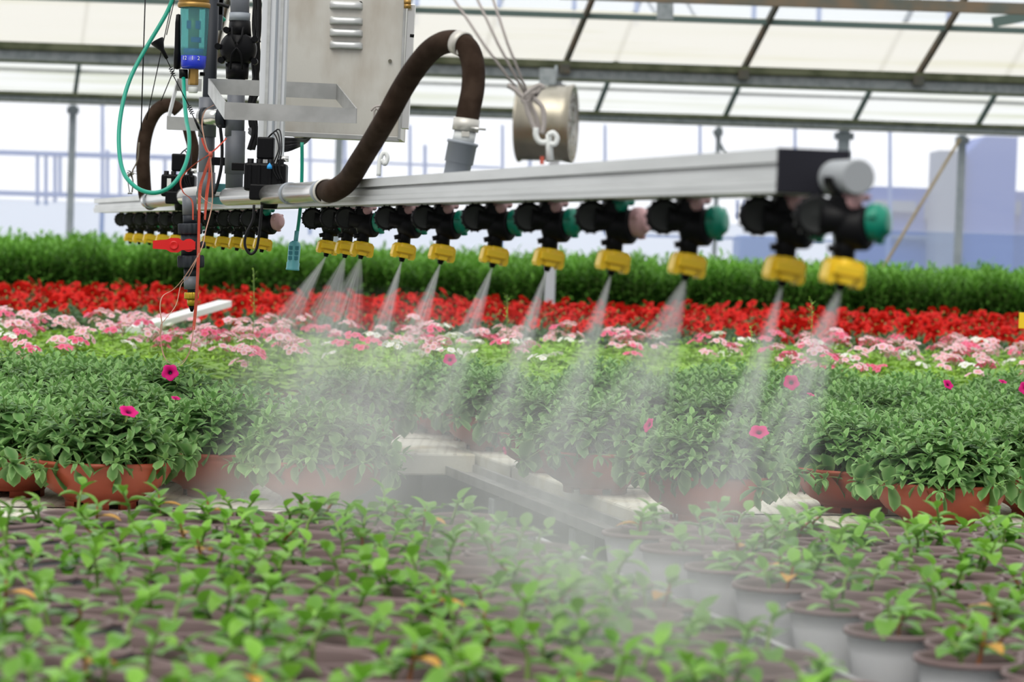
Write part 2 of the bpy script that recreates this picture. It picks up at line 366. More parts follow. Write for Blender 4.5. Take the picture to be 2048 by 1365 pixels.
def roofsheet(name, Y0, z0, sl, t0, t1, half, m, sag=.02):
    t = MB(); rows = []
    for i in range(9):
        q = t0 + (t1 - t0) * i / 8
        rows.append([t.vert((x + .25 * q, Y0 - q, z0 + sl * q + .01 + sag * math.sin(x * 2.1 + q * 3) * .4)) for x in np.linspace(-half, half, 41)])
    t.ring_surf(rows, closed=False); return struct(t, name, m)
roofsheet('ceiling_lower', YG1, z1, s1, 0, .455, 5, 'film_roof')
roofsheet('ceiling_upper', YG1, z1, s1, .46, 2.2, 5, 'film_clear')
roofsheet('ceiling_rear', YG2, z2, s2, 0, 1.7, 6.5, 'film_roof2')
# purlins along the roof
def bar(name, p0, p1, a, b, m): t = MB(); t.slab(p0, p1, a, b); return struct(t, name, m)
pa = roofpt(-5, YG1, z1 - .02, s1, .455); pb = roofpt(5, YG1, z1 - .02, s1, .455); k += 1; bar('trim_%d' % k, pa, pb, .016, .018, 'greenrib')
k += 1; bar('trim_%d' % k, P(1120, -13, 15.2), P(2140, 21, 15.2), .02, .031, 'rust')
pa = roofpt(-6, YG2, z2, s2, .26); pb = roofpt(6, YG2, z2, s2, .26); k += 1; bar('trim_%d' % k, pa, pb, .02, .012, 'alu')
# upper blue framing seen above the purlin
for px in (835, 1000, 1150, 1275, 1510, 1640, 1900): k += 1; bar('trim_%d' % k, P(px, -30, 23.5), P(px - 3, 52, 23.5), .02, .02, 'blueframe')
k += 1; bar('trim_%d' % k, P(1330, -20, 17.2), P(1330, 40, 17.2), .05, .04, 'galv')
for a_, b_ in (((1365, -10), (1395, 42)), ((1290, -5), (1312, 28))): k += 1; bar('trim_%d' % k, P(*a_, 20), P(*b_, 20), .012, .012, 'galv')
k += 1; bar('trim_%d' % k, P(1985, 45, 16.6), P(2120, 20, 16.6), .015, .03, 'greenrib')
# posts
def post(px, Y, half, ztop, m, z0=0.0):
    global k
    X0 = (px - 1024) / F * Y
    t = MB(); t.box((X0, Y, (z0 + ztop) / 2), (half, half, (ztop - z0) / 2), WF, .004)
    t.box((X0, Y, ztop - .05), (half * 1.7, half * 1.3, .03)); t.box((X0, Y, z0 + .01), (half * 2, half * 2, .01))
    k += 1; return struct(t, 'pillar_%d' % k, m)
post(1096, YG1 + .12, .034, CZ + 1.09, 'alu_white')
post(133, YG2 + .15, .030, CZ + 1.15, 'post'); post(666, YG2 + .15, .032, CZ + 1.15, 'post'); post(1672, YG2 + .12, .05, CZ + 1.15, 'post')
post(1422, YG2 + .15, .022, CZ + 1.15, 'post'); post(1908, YG2 + .15, .034, CZ + 1.15, 'post')
# galvanised diagonal braces by the far wall
def thinbar(name, label, cat, a_, b_, Y, r, m, group=None):
    t = MB(); t.cyl(P(*a_, Y), P(*b_, Y), r, 8); o = t.build(name, m, origin=P(*b_, Y)); return tag(o, label, cat, group)
thinbar('wooden_prop', 'long pale pole leaning against the far film wall before the blue building', 'pole', (1920, 278), (1606, 803), YG2 - .25, .014, 'tan')
k += 1; bar('trim_%d' % k, P(1427, 262, YG2 + .2), P(1452, 312, YG2 + .2), .012, .012, 'greenrib')
# far film wall with seams
t = MB(); rows = []
for z in np.linspace(CZ + .26, CZ + 1.2, 5): rows.append([t.vert((x, YG2 + .3 + .012 * math.sin(x * 3 + z * 2), z)) for x in np.linspace(-6.5, 6.5, 53)])
t.ring_surf(rows, closed=False); struct(t, 'wall_back', 'film_wall')
t = MB(); rows = []
for z in np.linspace(0, CZ + .27, 5): rows.append([t.vert((x, YG2 + .34 + .012 * math.sin(x * 3 + z * 2), z)) for x in np.linspace(-6.5, 6.5, 53)])
t.ring_surf(rows, closed=False); struct(t, 'baseboard_back', 'film_low')
# blue steel framing standing outside the film
fr = MB(); Yo = 27.2
def fb(a_, b_, r=.02): fr.slab(P(*a_, Yo), P(*b_, Yo), r, r)
for y0 in (306, 387): fb((-40, y0 - 2), (430, y0 + 12), .025)
for px, a_, b_ in ((75, 306, 410), (92, 308, 410), (110, 310, 405), (120, 310, 395), (205, 205, 420), (215, 300, 400), (240, 310, 400), (330, 310, 420), (355, 312, 420), (420, 300, 420)): fb((px, a_), (px, b_), .016)
for px in (620, 690, 760, 820, 1005, 1210, 1400, 1590, 1780): fb((px, 250), (px, 470), .016)
for px, a_ in ((850, 290), (1060, 300), (1475, 400), (1490, 400)): fb((px, a_), (px, 440), .018)
fb((600, 320), (1000, 336), .012); fb((1240, 470), (1760, 486), .012)
for px in (205, 1005, 1780):
    q0 = P(px, 400, Yo); fr.slab(q0, (q0.x, q0.y, 0), .02, .02)
fr_o = fr.build('outdoor_framework', 'blueframe', origin=P(400, 420, Yo)); tag(fr_o, 'pale blue steel framing standing outside behind the far film wall', 'frame')
bb = thing('neighbouring_building', 'blue building seen hazily through the film wall at the right', 'building', P(1950, 540, 34))
t = MB(); a0 = P(1722, 372, 34); b0 = P(2200, 372, 34); t.box(((a0.x + b0.x) / 2, 35, a0.z / 2), ((b0.x - a0.x) / 2, 1, a0.z / 2)); t.build('wall', 'bluebuild', bb)
t = MB(); a0 = P(1925, 272, 33.4); b0 = P(2030, 272, 33.4); t.prism([(0, 0), (b0.x - a0.x, 0), (b0.x - a0.x, a0.z), (.25, a0.z), (0, a0.z - .25)], (a0.x, 33.2, 0), WF, 0, 1.2); t.build('tower', 'bluebuild', bb)
t = MB(); a0 = P(1882, 300, 33); b0 = P(1935, 300, 33); t.box(((a0.x + b0.x) / 2, 33.5, a0.z / 2), ((b0.x - a0.x) / 2, .4, a0.z / 2)); t.build('annex', 'mountain', bb)
for i, (xa, ya, xb, yb) in enumerate(((1750, 400, 1830, 425), (1850, 405, 1900, 440), (1950, 400, 2040, 430), (1780, 470, 1900, 480))):
    t = MB(); c0 = P(xa, ya, 33.95); c1 = P(xb, yb, 33.95); t.box(((c0.x + c1.x) / 2, 33.95, (c0.z + c1.z) / 2), ((c1.x - c0.x) / 2, .05, abs(c0.z - c1.z) / 2)); t.build('window', 'mountain', bb)
t = MB(); c0 = P(1480, 470, 30); c1 = P(1560, 540, 30); t.box(((c0.x + c1.x) / 2, 30.5, c0.z / 2), ((c1.x - c0.x) / 2, .5, c0.z / 2), WF, .05)
tag(t.build('water_tank', 'blueframe', origin=(c0.x, 30.5, 0)), 'small blue tank outside, behind the middle of the film wall', 'tank')
# ---- fan hanging under the front gutter
Yf = 16.9; fc = P(1092, 247, Yf); fa = Vector((1, -.16, 0)).normalized(); S = Yf / F
fan = thing('circulation_fan', 'round stainless ventilation fan hanging under the gutter beam by the pale post', 'fan', fc)
r = 77 * S; hw = 56 * S
t = MB(); t.lathe([(r * .96, -hw), (r * 1.02, -hw * .97), (r * 1.02, -hw * .9), (r * .97, -hw * .86), (r * .97, hw * .55), (r * .97, hw * .6), (r * 1.03, hw * .98), (r * .98, hw), (r * .92, hw * .6), (r * .92, -hw * .9), (r * .96, -hw)], fc, fa, 48); t.build('housing', 'steel_fan', fan)
t = MB(); t.lathe([(.0, .05), (r * .18, .05), (r * .2, 0), (r * .2, -.1), (0, -.1)], fc, fa, 24); t.build('motor', 'galv', fan)
bx = fa.cross(EZ).normalized()
for i in range(5):
    a = 2 * PI * i / 5; d = bx * math.cos(a) + EZ * math.sin(a); q = fa.cross(d); t = MB()
    rows = [[t.vert(fc + d * (r * f_) + (q * math.cos(.6) + fa * math.sin(.6)) * (w_ * r) * s_) for s_ in (-1, 0, 1)] for f_, w_ in ((.15, .1), (.5, .2), (.88, .26))]
    t.ring_surf(rows, closed=False); t.build('blade', 'galv', fan)
t = MB()
for rr in (.3, .55, .8): t.tube([fc + fa * hw * .97 + (bx * math.cos(x) + EZ * math.sin(x)) * r * rr for x in np.linspace(0, 2 * PI, 33)], .003, 5)
for i in range(8):
    a = PI * i / 4; t.cyl(fc + fa * hw * .97, fc + fa * hw * .97 + (bx * math.cos(a) + EZ * math.sin(a)) * r * .97, .003, 5)
t.build('guard', 'steel_bright', fan)
t = MB(); t.box(fc + EZ * (r + .05), (.05, .03, .05)); t.cyl(fc + EZ * r + EX * .05, fc + EZ * (r + .12) + EX * .05, .008); t.build('bracket', 'galv', fan)

# ================================================================ benches
def bench_board(u0, u1, b0, b1, name, label, group, zt=BZ, th=.060, m='styro', gap=.004):
    c = UV((u0 + u1) / 2, (b0 + b1) / 2, zt - th / 2); t = MB()
    hx = (u1 - u0) / 2 / 1.0308; hy = (b1 - b0) / 2 * 1.0308
    t.box(c, (hx - gap / 2, hy - gap / 2, th / 2), BN, .006); o = t.build(name, m, origin=c); return tag(o, label, 'board', group)
g = 'white styrofoam boards bedding the benches'
bi = 0
for b0 in np.arange(5.25, 11.6, .62):
    b1 = b0 + .62; bi += 1
    for j, (u0, u1) in enumerate(((1.785, 3.05), (3.05, 4.3))):
        if (u0 > 3 and b0 < 6): continue
        bench_board(u0, u1, b0, b1, 'styrofoam_board', 'white styrofoam board on the right bench, %s from its front end, %s the trough' % (ORD[bi], 'beside' if j == 0 else 'away from'), g)
bi = 0
for b0 in np.arange(5.25, 11.6, .62):
    bi += 1
    for j, (u0, u1) in enumerate(((-.1, 1.12), (-1.3, -.1))):
        bench_board(u0, u1, b0, b0 + .62, 'styrofoam_board', 'white styrofoam board on the left bench, %s from its front end, %s file' % (ORD[bi], 'inner' if j == 0 else 'outer'), g)
for i, b0 in enumerate(np.arange(7.50, 11.6, .55)):
    bench_board(1.125, 1.78, b0, b0 + .55, 'styrofoam_board', 'dirty-edged white styrofoam board bridging the gap between benches, %s from its front end' % ORD[i + 1], g)
for b0, n_ in ((12.1, 'red flower'), (18.3, 'tall green plant')):
    t = MB(); c = UV(1.0, b0 + 2, BZ - .03) ; t.box((0, b0 + 1.9, BZ - .03), (4.2 if b0 < 15 else 5.6, 2.1 if b0 < 15 else 1.75, .03)); t.m = 1
    for x in np.arange(-4.4, 4.5, 1.1): t.box((x, b0 + .1, (BZ - .06) / 2), (.03, .03, (BZ - .06) / 2))
    tag(t.build('bench_table', ['galv', 'galv'], origin=(0, b0 + 1.9, 0)), 'long growing bench carrying the %s rows' % n_, 'bench')
# trough channel along the notch
t = MB(); zc = BZ - .045
for (ua, ub, za, zb) in ((1.692, 1.700, zc - .012, zc + .012), (1.700, 1.775, zc - .012, zc - .004), (1.770, 1.782, zc - .012, zc + .016)):
    c = UV((ua + ub) / 2, 6.15, (za + zb) / 2); t.box(c, ((ub - ua) / 2 / 1.03, 1.34 * 1.03, (zb - za) / 2), BN)
tag(t.build('drain_trough', 'steel_band', origin=UV(1.74, 6.15, zc)), 'grey metal drain trough running along the edge of the right bench', 'trough')
# bench legs and lower shelf under the notch
legs = thing('bench_trestle', 'grey steel legs standing in the shade under the edges of the benches', 'frame', UV(1.2, 6.2, 0))
for i, (u, b) in enumerate(((1.74, 6.22), (1.72, 6.95), (1.9, 5.3), (.9, 5.5), (.3, 5.4), (1.2, 7.7), (1.74, 5.0))):
    t = MB(); c = UV(u, b, 0); t.box(c + EZ * (BZ - .07) / 2, (.025, .025, (BZ - .07) / 2), BN, .004); t.box(c + EZ * .005, (.045, .045, .005), BN)
    t.build('leg', 'galv', legs)
t = MB(); t.box(UV(2.0, 6.05, BZ - .30), (.30, .5, .012), BN, .003)
tag(t.build('lower_panel', 'tan', origin=UV(1.7, 5.8, BZ - .3)), 'tan panel lying low under the trough beyond the pots', 'panel')
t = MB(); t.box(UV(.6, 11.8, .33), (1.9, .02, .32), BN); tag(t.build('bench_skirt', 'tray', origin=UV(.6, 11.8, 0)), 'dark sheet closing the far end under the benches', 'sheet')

# pot tables at the front (dark trays with aluminium lips)
def table(u0, u1, b0, b1, label, lips):
    o = thing('pot_bench', label, 'bench', UV((u0 + u1) / 2, (b0 + b1) / 2, 0))
    t = MB(); t.box(UV((u0 + u1) / 2, (b0 + b1) / 2, BZ - .012), ((u1 - u0) / 2 / 1.0308, (b1 - b0) / 2 * 1.0308, .012), BN); t.build('tray', 'tray', o)
    for u, z in lips:
        t = MB(); t.box(UV(u, (b0 + b1) / 2, BZ + z / 2 - .03), (.006, (b1 - b0) / 2 * 1.0308, z / 2 + .03), BN, .002); t.build('lip', 'steel_band', o)
    for b in (b0 + .3, b1 - .3):
        for u in (u0 + .08, u1 - .08):
            t = MB(); t.box(UV(u, b, (BZ - .03) / 2), (.02, .02, (BZ - .03) / 2), BN); t.build('leg', 'galv', o)
table(-.95, 1.20, 2.2, 4.86, 'dark flat bench under the middle and left blocks of white pots', [(1.20, .012)])
table(1.288, 3.3, 2.2, 4.82, 'dark flat bench with a raised metal lip under the right block of pots', [(1.288, .05)])
# ================================================================ plants
def rdir(el0, el1, az=None):
    az = R(0, 2 * PI) if az is None else az; el = R(el0, el1)
    return Vector((math.cos(az) * math.cos(el), math.sin(az) * math.cos(el), math.sin(el)))
def proto(name): o = D.objects.new(name, None); COL.objects.link(o); KIDS[o.name] = []; return o
PROTOS = []
# ---- bowl: wide rim, rounded body with swags, notched foot
def bowl_mesh(parent, hi=True):
    def swag(a, z):
        if z > .082 or z < .022: return 1
        k = (a * 6 / (2 * PI)) % 1; d = abs(k - .5) * 2; q = (z - .022) / .06
        return 1 + .012 * math.sin(22 * (q - .75 * (1 - d * d)) ) * (1 if d > .25 else d * 4) * min(1, d + .2)
    t = MB(); R0 = .146
    pr = [(R0 - .008, .096), (R0 + .001, .1005), (R0 + .002, .094), (R0 - .003, .0905), (R0 - .004, .084), (R0 - .007, .075), (R0 - .012, .065), (R0 - .021, .052), (R0 - .033, .040), (R0 - .047, .030), (R0 - .062, .023), (R0 - .068, .018), (R0 - .07, .014)]
    t.lathe([(R0 - .010, .075)] + pr + [(0.0005, .012)], seg=72 if hi else 28, mod=swag if hi else None)
    for i in range(6):
        a = 2 * PI * i / 6 + .3; n = 5
        ri = [[], []]
        for s_ in range(n):
            aa = a - .36 + .72 * s_ / (n - 1)
            for q, rr in enumerate((R0 - .071, R0 - .079)):
                ri[q].append((t.vert((rr * math.cos(aa), rr * math.sin(aa), .018)), t.vert((rr * 1.0 * math.cos(aa), rr * math.sin(aa), 0))))
        for s_ in range(n - 1):
            t.face((ri[0][s_][0], ri[0][s_][1], ri[0][s_ + 1][1], ri[0][s_ + 1][0])); t.face((ri[1][s_][0], ri[1][s_ + 1][0], ri[1][s_ + 1][1], ri[1][s_][1]))
            t.face((ri[0][s_][1], ri[1][s_][1], ri[1][s_ + 1][1], ri[0][s_ + 1][1]), False)
    t.build('bowl', 'terra', parent, local=True)
    t = MB(); t.lathe([(R0 - .009, .086), (R0 * .5, .092), (.0005, .094)], seg=24); t.build('soil', 'soil', parent, local=True)
def petunia_foliage(seed, m='lf_pet', n=95, h=.12, Rr=.205, LL=1.0, dense=11, wr=.25):
    random.seed(seed); t = MB()
    for i in range(n):
        q = math.sqrt((i + .5) / n); a = i * 2.39996 + R(-.2, .2); rr = Rr * q * R(.93, 1.05)
        base = Vector((.10 * q * math.cos(a), .10 * q * math.sin(a), .088))
        tipz = .095 + h * (1 - .92 * q ** 2.6) + R(-.012, .018)
        if q > .86: tipz -= R(0, .03)
        tip = Vector((rr * math.cos(a), rr * math.sin(a), tipz)); mid = (base + tip) / 2 + Vector((0, 0, .02))
        t.m = 1; t.tube([base, mid, tip], [.0016, .0014, .001], 4, False); t.m = 0
        out = (tip - mid).normalized(); d0 = (out + EZ * (.9 if q < .8 else .35)).normalized(); a0 = R(0, 6)
        nl = dense
        for j in range(nl):
            f = j / (nl - 1); az = a0 + j * 2.4; el = -.15 + 1.15 * f ** 1.5 + R(-.12, .12)
            sx = d0.cross(EX).normalized(); sy = d0.cross(sx)
            d = (sx * math.cos(az) + sy * math.sin(az)) * math.cos(el) + d0 * math.sin(el)
            p = tip - d0 * (.045 * (1 - f)) if q < .99 else tip
            L = (.040 - .020 * f) * R(.85, 1.15) * LL
            if q > .72 and f < .4: L *= 1.2
            t.leaf(p, d, L, L * (wr * 1.15 if f < .6 else wr * .85), R(.3, .9), R(.1, .4), min(1, max(0, R(0, .5) + .5 * f)), n=4, kind=2 if f < .55 else 0)
    return t
def leafy_bowl(seed, m, n, h, Rr, hi=True, LL=1., dense=11, wr=.25):
    o = proto('potted_plant'); bowl_mesh(o, hi); petunia_foliage(seed, m, n, h, Rr, LL, dense, wr).build('foliage', [m, 'stem'], o, local=True); PROTOS.append(o); return o
pet_p = [leafy_bowl(20 + i, 'lf_pet', 78, .115, .195, LL=1.2, dense=11, wr=.28) for i in range(4)]
random.seed(11)
def flower_mesh(name, m, rad, depth, stalk=.03):
    t = MB(); t.flower((0, 0, 0), (0, 0, 1), rad, depth); t.m = 1; t.tube([(0, 0, -stalk), (0, 0, -rad * depth)], [.0012, rad * .12], 5)
    o = t.build(name, [m, 'stem'], None, local=True); return o
FM = {'mag': flower_mesh('flower', 'fl_mag', .0215, .55)}
def aim(o, d): o.rotation_euler = Vector(d).to_track_quat('Z', 'Y').to_euler()

BOWLS = []
def put_bowl(pr, loc, rz, sc, label, group, name='petunia_bowl', cat='potted plant'):
    o = copy_tree(pr); o.name = name; o.location = loc; o.rotation_euler = (0, 0, rz); o.scale = (sc,) * 3
    tag(o, label, cat, group); BOWLS.append(o); return o
def foot(px, py): # point on the bench top under a picture point
    d = P(px, py, 1) - EYE; s_ = (BZ - CZ) / d.z; return EYE + d * s_
used = []
def free(p, dmin): return all((p - q).length > dmin for q in used)
GP = 'terracotta bowls of green petunias'
named = [((203, 1014), 'terracotta bowl of green petunias at the left front, overhanging the bench boards'),
         ((636, 1012), 'terracotta bowl of green petunias half veiled by mist beside the open gap'),
         ((1410, 1040), 'misted terracotta bowl of petunias standing just behind the right white pots'),
         ((1876, 1056), 'clear red-brown terracotta bowl of petunias at the front of the right bench'),
         ((1708, 1024), 'terracotta bowl of petunias tucked behind the frontmost bowl of the right bench'),
         ((1190, 985), 'terracotta bowl of petunias at the trough edge, next behind the misted front bowl'),
         ((1100, 943), 'terracotta bowl of petunias on the trough edge, near the corner of the gap'),
         ((985, 900), 'terracotta bowl of petunias behind the corner of the gap, on the board edge'),
         ((900, 868), 'terracotta bowl of petunias on the bridging boards, last clear of the mist'),
         ((705, 905), 'terracotta bowl of petunias behind the misty left bowl, facing the bare boards'),
         ((18, 990), 'red-brown terracotta bowl of petunias cut by the left edge of the photo'),
         ((480, 962), 'terracotta bowl of petunias behind the misty bowl, showing over pale boards'),
         ((2095, 1002), 'terracotta bowl of petunias cut by the right edge of the photo')]
for i, ((px, py), lab) in enumerate(named):
    p = foot(px, py); p.z = BZ; used.append(p.copy())
    put_bowl(pet_p[i % 4], p, R(0, 6), 1.0, lab, GP)
# the rest of the petunia block, row by row
row = 0
for b in np.arange(5.9, 8.35, .30):
    row += 1; kf = 0
    for u in np.arange(-1.2 + (.17 if row % 2 else 0), 4.3, .345):
        p = UV(u, b, BZ)
        px, py = proj(p + EZ * .2)
        if px < -150 or px > 2200: continue
        if -.1 < u < 2.2 and 1.10 < u < 1.95 and b < 7.6: continue
        if 1.0 < u < 1.62 and b < 9: continue     # bare boards by the gap
        if u < 1.15 and u > .95 and b > 7: pass
        p.x += R(-.02, .02); p.y += R(-.02, .02)
        if not free(p, .27): continue
        used.append(p.copy()); kf += 1
        put_bowl(pet_p[random.randrange(4)], p, R(0, 6), R(.95, 1.06), 'bowl of green petunias, %s from left in %s cross row of petunias' % (ORD[kf], ORD[row]), GP)
print('petunia', len(BOWLS))
# open magenta flowers where the photo shows them
for (px, py, h, d, s_) in ((340, 745, .24, (.05, -1, .25), 1.), (258, 822, .22, (.3, -.5, .9), .95), (900, 719, .24, (0, -1, .6), .95), (1583, 765, .235, (0, -1, .35), 1.05), (1518, 863, .21, (-.1, -.7, .9), 1.0), (1296, 850, .21, (-1, -.5, .5), .8), (1897, 769, .235, (.5, -.8, .7), .8), (2006, 763, .235, (.2, -.4, 1), .6), (2050, 776, .235, (-.6, -1, .3), .9), (352, 796, .23, (.2, -.3, 1), .5), (1622, 789, .23, (.3, -.3, 1), .5), (1010, 902, .2, (1, -.3, .3), .4)):
    hz = 492 + ROLL * (px - 1024); Y = (CZ - BZ - h) * F / (py - hz); p = P(px, py, Y)
    best = min((q for q in BOWLS), key=lambda q: (q.location.xy - p.xy).length)
    f = FM['mag'].copy(); COL.objects.link(f); f.parent = best; f.name = 'flower'
    mw = Matrix.Translation(best.location) @ best.rotation_euler.to_matrix().to_4x4() @ Matrix.Diagonal((best.scale[0],) * 3 + (1,))
    rot = Vector(d).to_track_quat('Z', 'Y').to_matrix().to_4x4()
    ml = mw.inverted() @ (Matrix.Translation(p) @ rot @ Matrix.Diagonal((s_, s_, s_, 1)))
    l_, r_, sc_ = ml.decompose(); f.location = l_; f.rotation_euler = r_.to_euler(); f.scale = sc_
D.objects.remove(FM['mag'])

# ---- pink primulas
def umbel(m, n=6, rad=.0125, seed=0):
    random.seed(seed); t = MB()
    for i in range(n):
        a = i * 2.4; q = math.sqrt((i + .3) / n) * .036; h = .012 - q * .3 + R(-.004, .004); p = Vector((q * math.cos(a), q * math.sin(a), h))
        ax = Vector((p.x * 22, p.y * 22, 1 + R(-.2, .2))); ax += Vector((0, -.35, 0)); t.flower(p, ax, rad * R(.85, 1.15), .35, seg=15)
        t.m = 1; t.tube([(0, 0, -.03), p - ax.normalized() * .004], [.0009, .0009], 3, False); t.m = 0
    t.m = 1; t.tube([(0, 0, -.12), (0, 0, -.03)], [.0016, .0012], 4, False)
    return t.build('flower_cluster', [m, 'stem'], None, local=True)
UM = [umbel('fl_pink', 7, .0135, 1), umbel('fl_pale', 8, .0135, 2), umbel('fl_white', 6, .0125, 3), umbel('fl_pink', 8, .0125, 4), umbel('fl_pale', 6, .0145, 5)]
def primula(seed, kinds):
    random.seed(seed); o = proto('potted_plant')
    t = MB(); t.lathe([(.001, .0), (.046, .0), (.062, .10), (.066, .10), (.066, .112), (.058, .112), (.056, .098), (.001, .098)], seg=20); t.build('pot', 'terra', o, local=True)
    t = MB()
    for i in range(70):
        q = math.sqrt((i + .5) / 70); a = i * 2.39996; bz = .10 + .080 * (1 - q * q * .8) + R(-.01, .012)
        p = Vector((.12 * q * math.cos(a), .12 * q * math.sin(a), bz)); d = Vector((math.cos(a + R(-.5, .5)), math.sin(a + R(-.5, .5)), R(-.15, .5)))
        L = R(.034, .055); t.leaf(p, d, L, L * .46, R(.3, .9), R(-.15, .25), R(.1, .9), n=4, kind=2)
        t.m = 1; t.tube([(p.x * .2, p.y * .2, .10), p], [.0015, .0012], 3, False); t.m = 0
    for i in range(34):
        a = R(0, 6.3); q = R(0, .11); t.leaf((q * math.cos(a), q * math.sin(a), R(.16, .195)), rdir(.1, 1.2), R(.012, .022), .006, .6, .2, R(.6, 1), n=2, kind=0)
    t.build('foliage', ['lf_pink', 'stem'], o, local=True)
    for k_ in kinds:
        c = UM[k_].copy(); COL.objects.link(c); c.parent = o; KIDS[o.name].append(c); a = R(0, 6.3); q = R(.02, .085)
        c.location = (q * math.cos(a), q * math.sin(a), R(.205, .25)); c.rotation_euler = (R(-.3, .3), R(-.3, .3), R(0, 6)); c.scale = (R(.85, 1.1),) * 3
    PROTOS.append(o); return o
pr_p = [primula(31, (0, 1, 4)), primula(32, (1, 4, 2)), primula(33, (0, 3)), primula(34, (2,)), primula(35, ()), primula(36, (4, 0, 3, 1)), primula(37, ())]
random.seed(5); row = 0; cnt = 0
for b in np.arange(8.50, 11.3, .205):
    row += 1; kf = 0
    for u in np.arange(-1.6 + (.115 if row % 2 else 0), 5.2, .235):
        p = UV(u, b, BZ); px, py = proj(p + EZ * .2)
        if px < -90 or px > 2140: continue
        p.x += R(-.02, .02); p.y += R(-.02, .02); kf += 1; cnt += 1
        # flowers are plentiful at both sides, sparse in the middle front
        dens = .62 if (px > 1650 or px < 560) else .30
        if row > 9: dens = min(.8, dens + .08)
        if row <= 3: dens *= .45
        kk = random.choice((0, 0, 1, 1, 2, 5)) if random.random() < dens else random.choice((4, 4, 6, 4, 4, 3))
        o = copy_tree(pr_p[kk]); o.name = 'primula_pot'; o.location = p; o.rotation_euler = (0, 0, R(0, 6)); s_ = R(.9, 1.08); o.scale = (s_, s_, s_)
        desc = {0: 'pink and pale flowered', 1: 'pale pink flowered', 2: 'deep pink flowered', 3: 'white flowered', 4: 'flowerless light green', 5: 'many-flowered pink', 6: 'budding light green'}[kk]
        tag(o, '%s primula pot, %s from left in %s primula row' % (desc, ORD[kf], ORD[row]), 'potted plant', 'potted pink primulas')
print('primula', cnt)
# ---- red petunias
rf = flower_mesh('flower', 'fl_red', .0275, .45)
def redbowl(seed, nf):
    o = leafy_bowl(seed, 'lf_red', 34, .10, .19, hi=False, LL=1.25, dense=8)
    for i in range(nf):
        a = R(0, 6.3); q = math.sqrt((i + .5) / nf) * .19; c = rf.copy(); COL.objects.link(c); c.parent = o; KIDS[o.name].append(c)
        c.location = (q * math.cos(a), q * math.sin(a), .25 - 2.0 * q * q + R(-.015, .03)); c.scale = (R(.8, 1.15),) * 3
        aim(c, (c.location.x * 6 + R(-.5, .5), c.location.y * 6 - .5 + R(-.5, .5), .9 + R(-.6, .2)))
    return o
random.seed(77); red_p = [redbowl(50, 11), redbowl(51, 9), redbowl(52, 13)]
row = 0; cnt = 0
for b in np.arange(12.45, 15.9, .34):
    row += 1; kf = 0
    for x in np.arange(-3.4 + (.15 if row % 2 else 0), 3.4, .31):
        p = Vector((x, b, BZ)); px, py = proj(p + EZ * .2)
        if px < -80 or px > 2130: continue
        kf += 1; cnt += 1; p.x += R(-.03, .03); p.y += R(-.03, .03)
        o = copy_tree(red_p[random.randrange(3)]); o.name = 'red_petunia_bowl'; o.location = p; o.rotation_euler = (0, 0, R(0, 6)); s_ = R(.95, 1.12); o.scale = (s_, s_, s_)
        tag(o, 'bowl of blooming red petunias, %s from left in %s red row' % (ORD[kf], ORD[row]), 'potted plant', 'bowls of red petunias')
print('red', cnt)
# ---- tall green plants in black pots
def tall(seed):
    random.seed(seed); o = proto('potted_plant')
    t = MB(); t.lathe([(.001, 0), (.085, 0), (.105, .15), (.11, .15), (.11, .165), (.1, .165), (.098, .15), (.001, .15)], seg=20); t.build('pot', 'pot_black', o, local=True)
    t = MB()
    for i in range(26):
        q = math.sqrt((i + .5) / 26); a = i * 2.4; base = Vector((.06 * q * math.cos(a), .06 * q * math.sin(a), .15)); tip = Vector((.17 * q * math.cos(a), .17 * q * math.sin(a), .50 - .10 * q * q + R(-.05, .03)))
        t.m = 1; t.tube([base, (base + tip) / 2, tip], [.003, .0025, .0015], 4, False); t.m = 0
        for j in range(24):
            f = j / 23; p = base.lerp(tip, .12 + .88 * f); az = j * 2.4 + i; el = .1 + 1.0 * f ** 2 + R(-.2, .2)
            d = Vector((math.cos(az) * math.cos(el), math.sin(az) * math.cos(el), math.sin(el))); L = (.105 - .035 * f) * R(.85, 1.15)
            t.leaf(p, d, L, L * .14, R(.3, 1.1), .2, min(1, max(0, .15 + .6 * f + R(-.2, .25))), n=3, kind=1)
    t.build('foliage', ['lf_tall', 'stem'], o, local=True); PROTOS.append(o); return o
tall_p = [tall(61), tall(62), tall(63)]
row = 0; cnt = 0; random.seed(9)
for b in (18.75, 19.05, 19.4, 19.8, 20.3, 20.9):
    row += 1; kf = 0
    for x in np.arange(-4.7 + (.14 if row % 2 else 0), 4.7, .27):
        p = Vector((x, b, BZ)); px, py = proj(p + EZ * .3)
        if px < -60 or px > 2110: continue
        kf += 1; cnt += 1; p.x += R(-.03, .03); p.y += R(-.03, .03)
        o = copy_tree(tall_p[random.randrange(3)]); o.name = 'tall_plant_pot'; o.location = p; o.rotation_euler = (0, 0, R(0, 6)); s_ = R(.92, 1.05); o.scale = (s_, s_, s_)
        tag(o, 'tall bushy green plant in black pot, %s from left in %s row' % (ORD[kf], ORD[row]), 'potted plant', 'tall green plants on the rear bench')
print('tall', cnt)
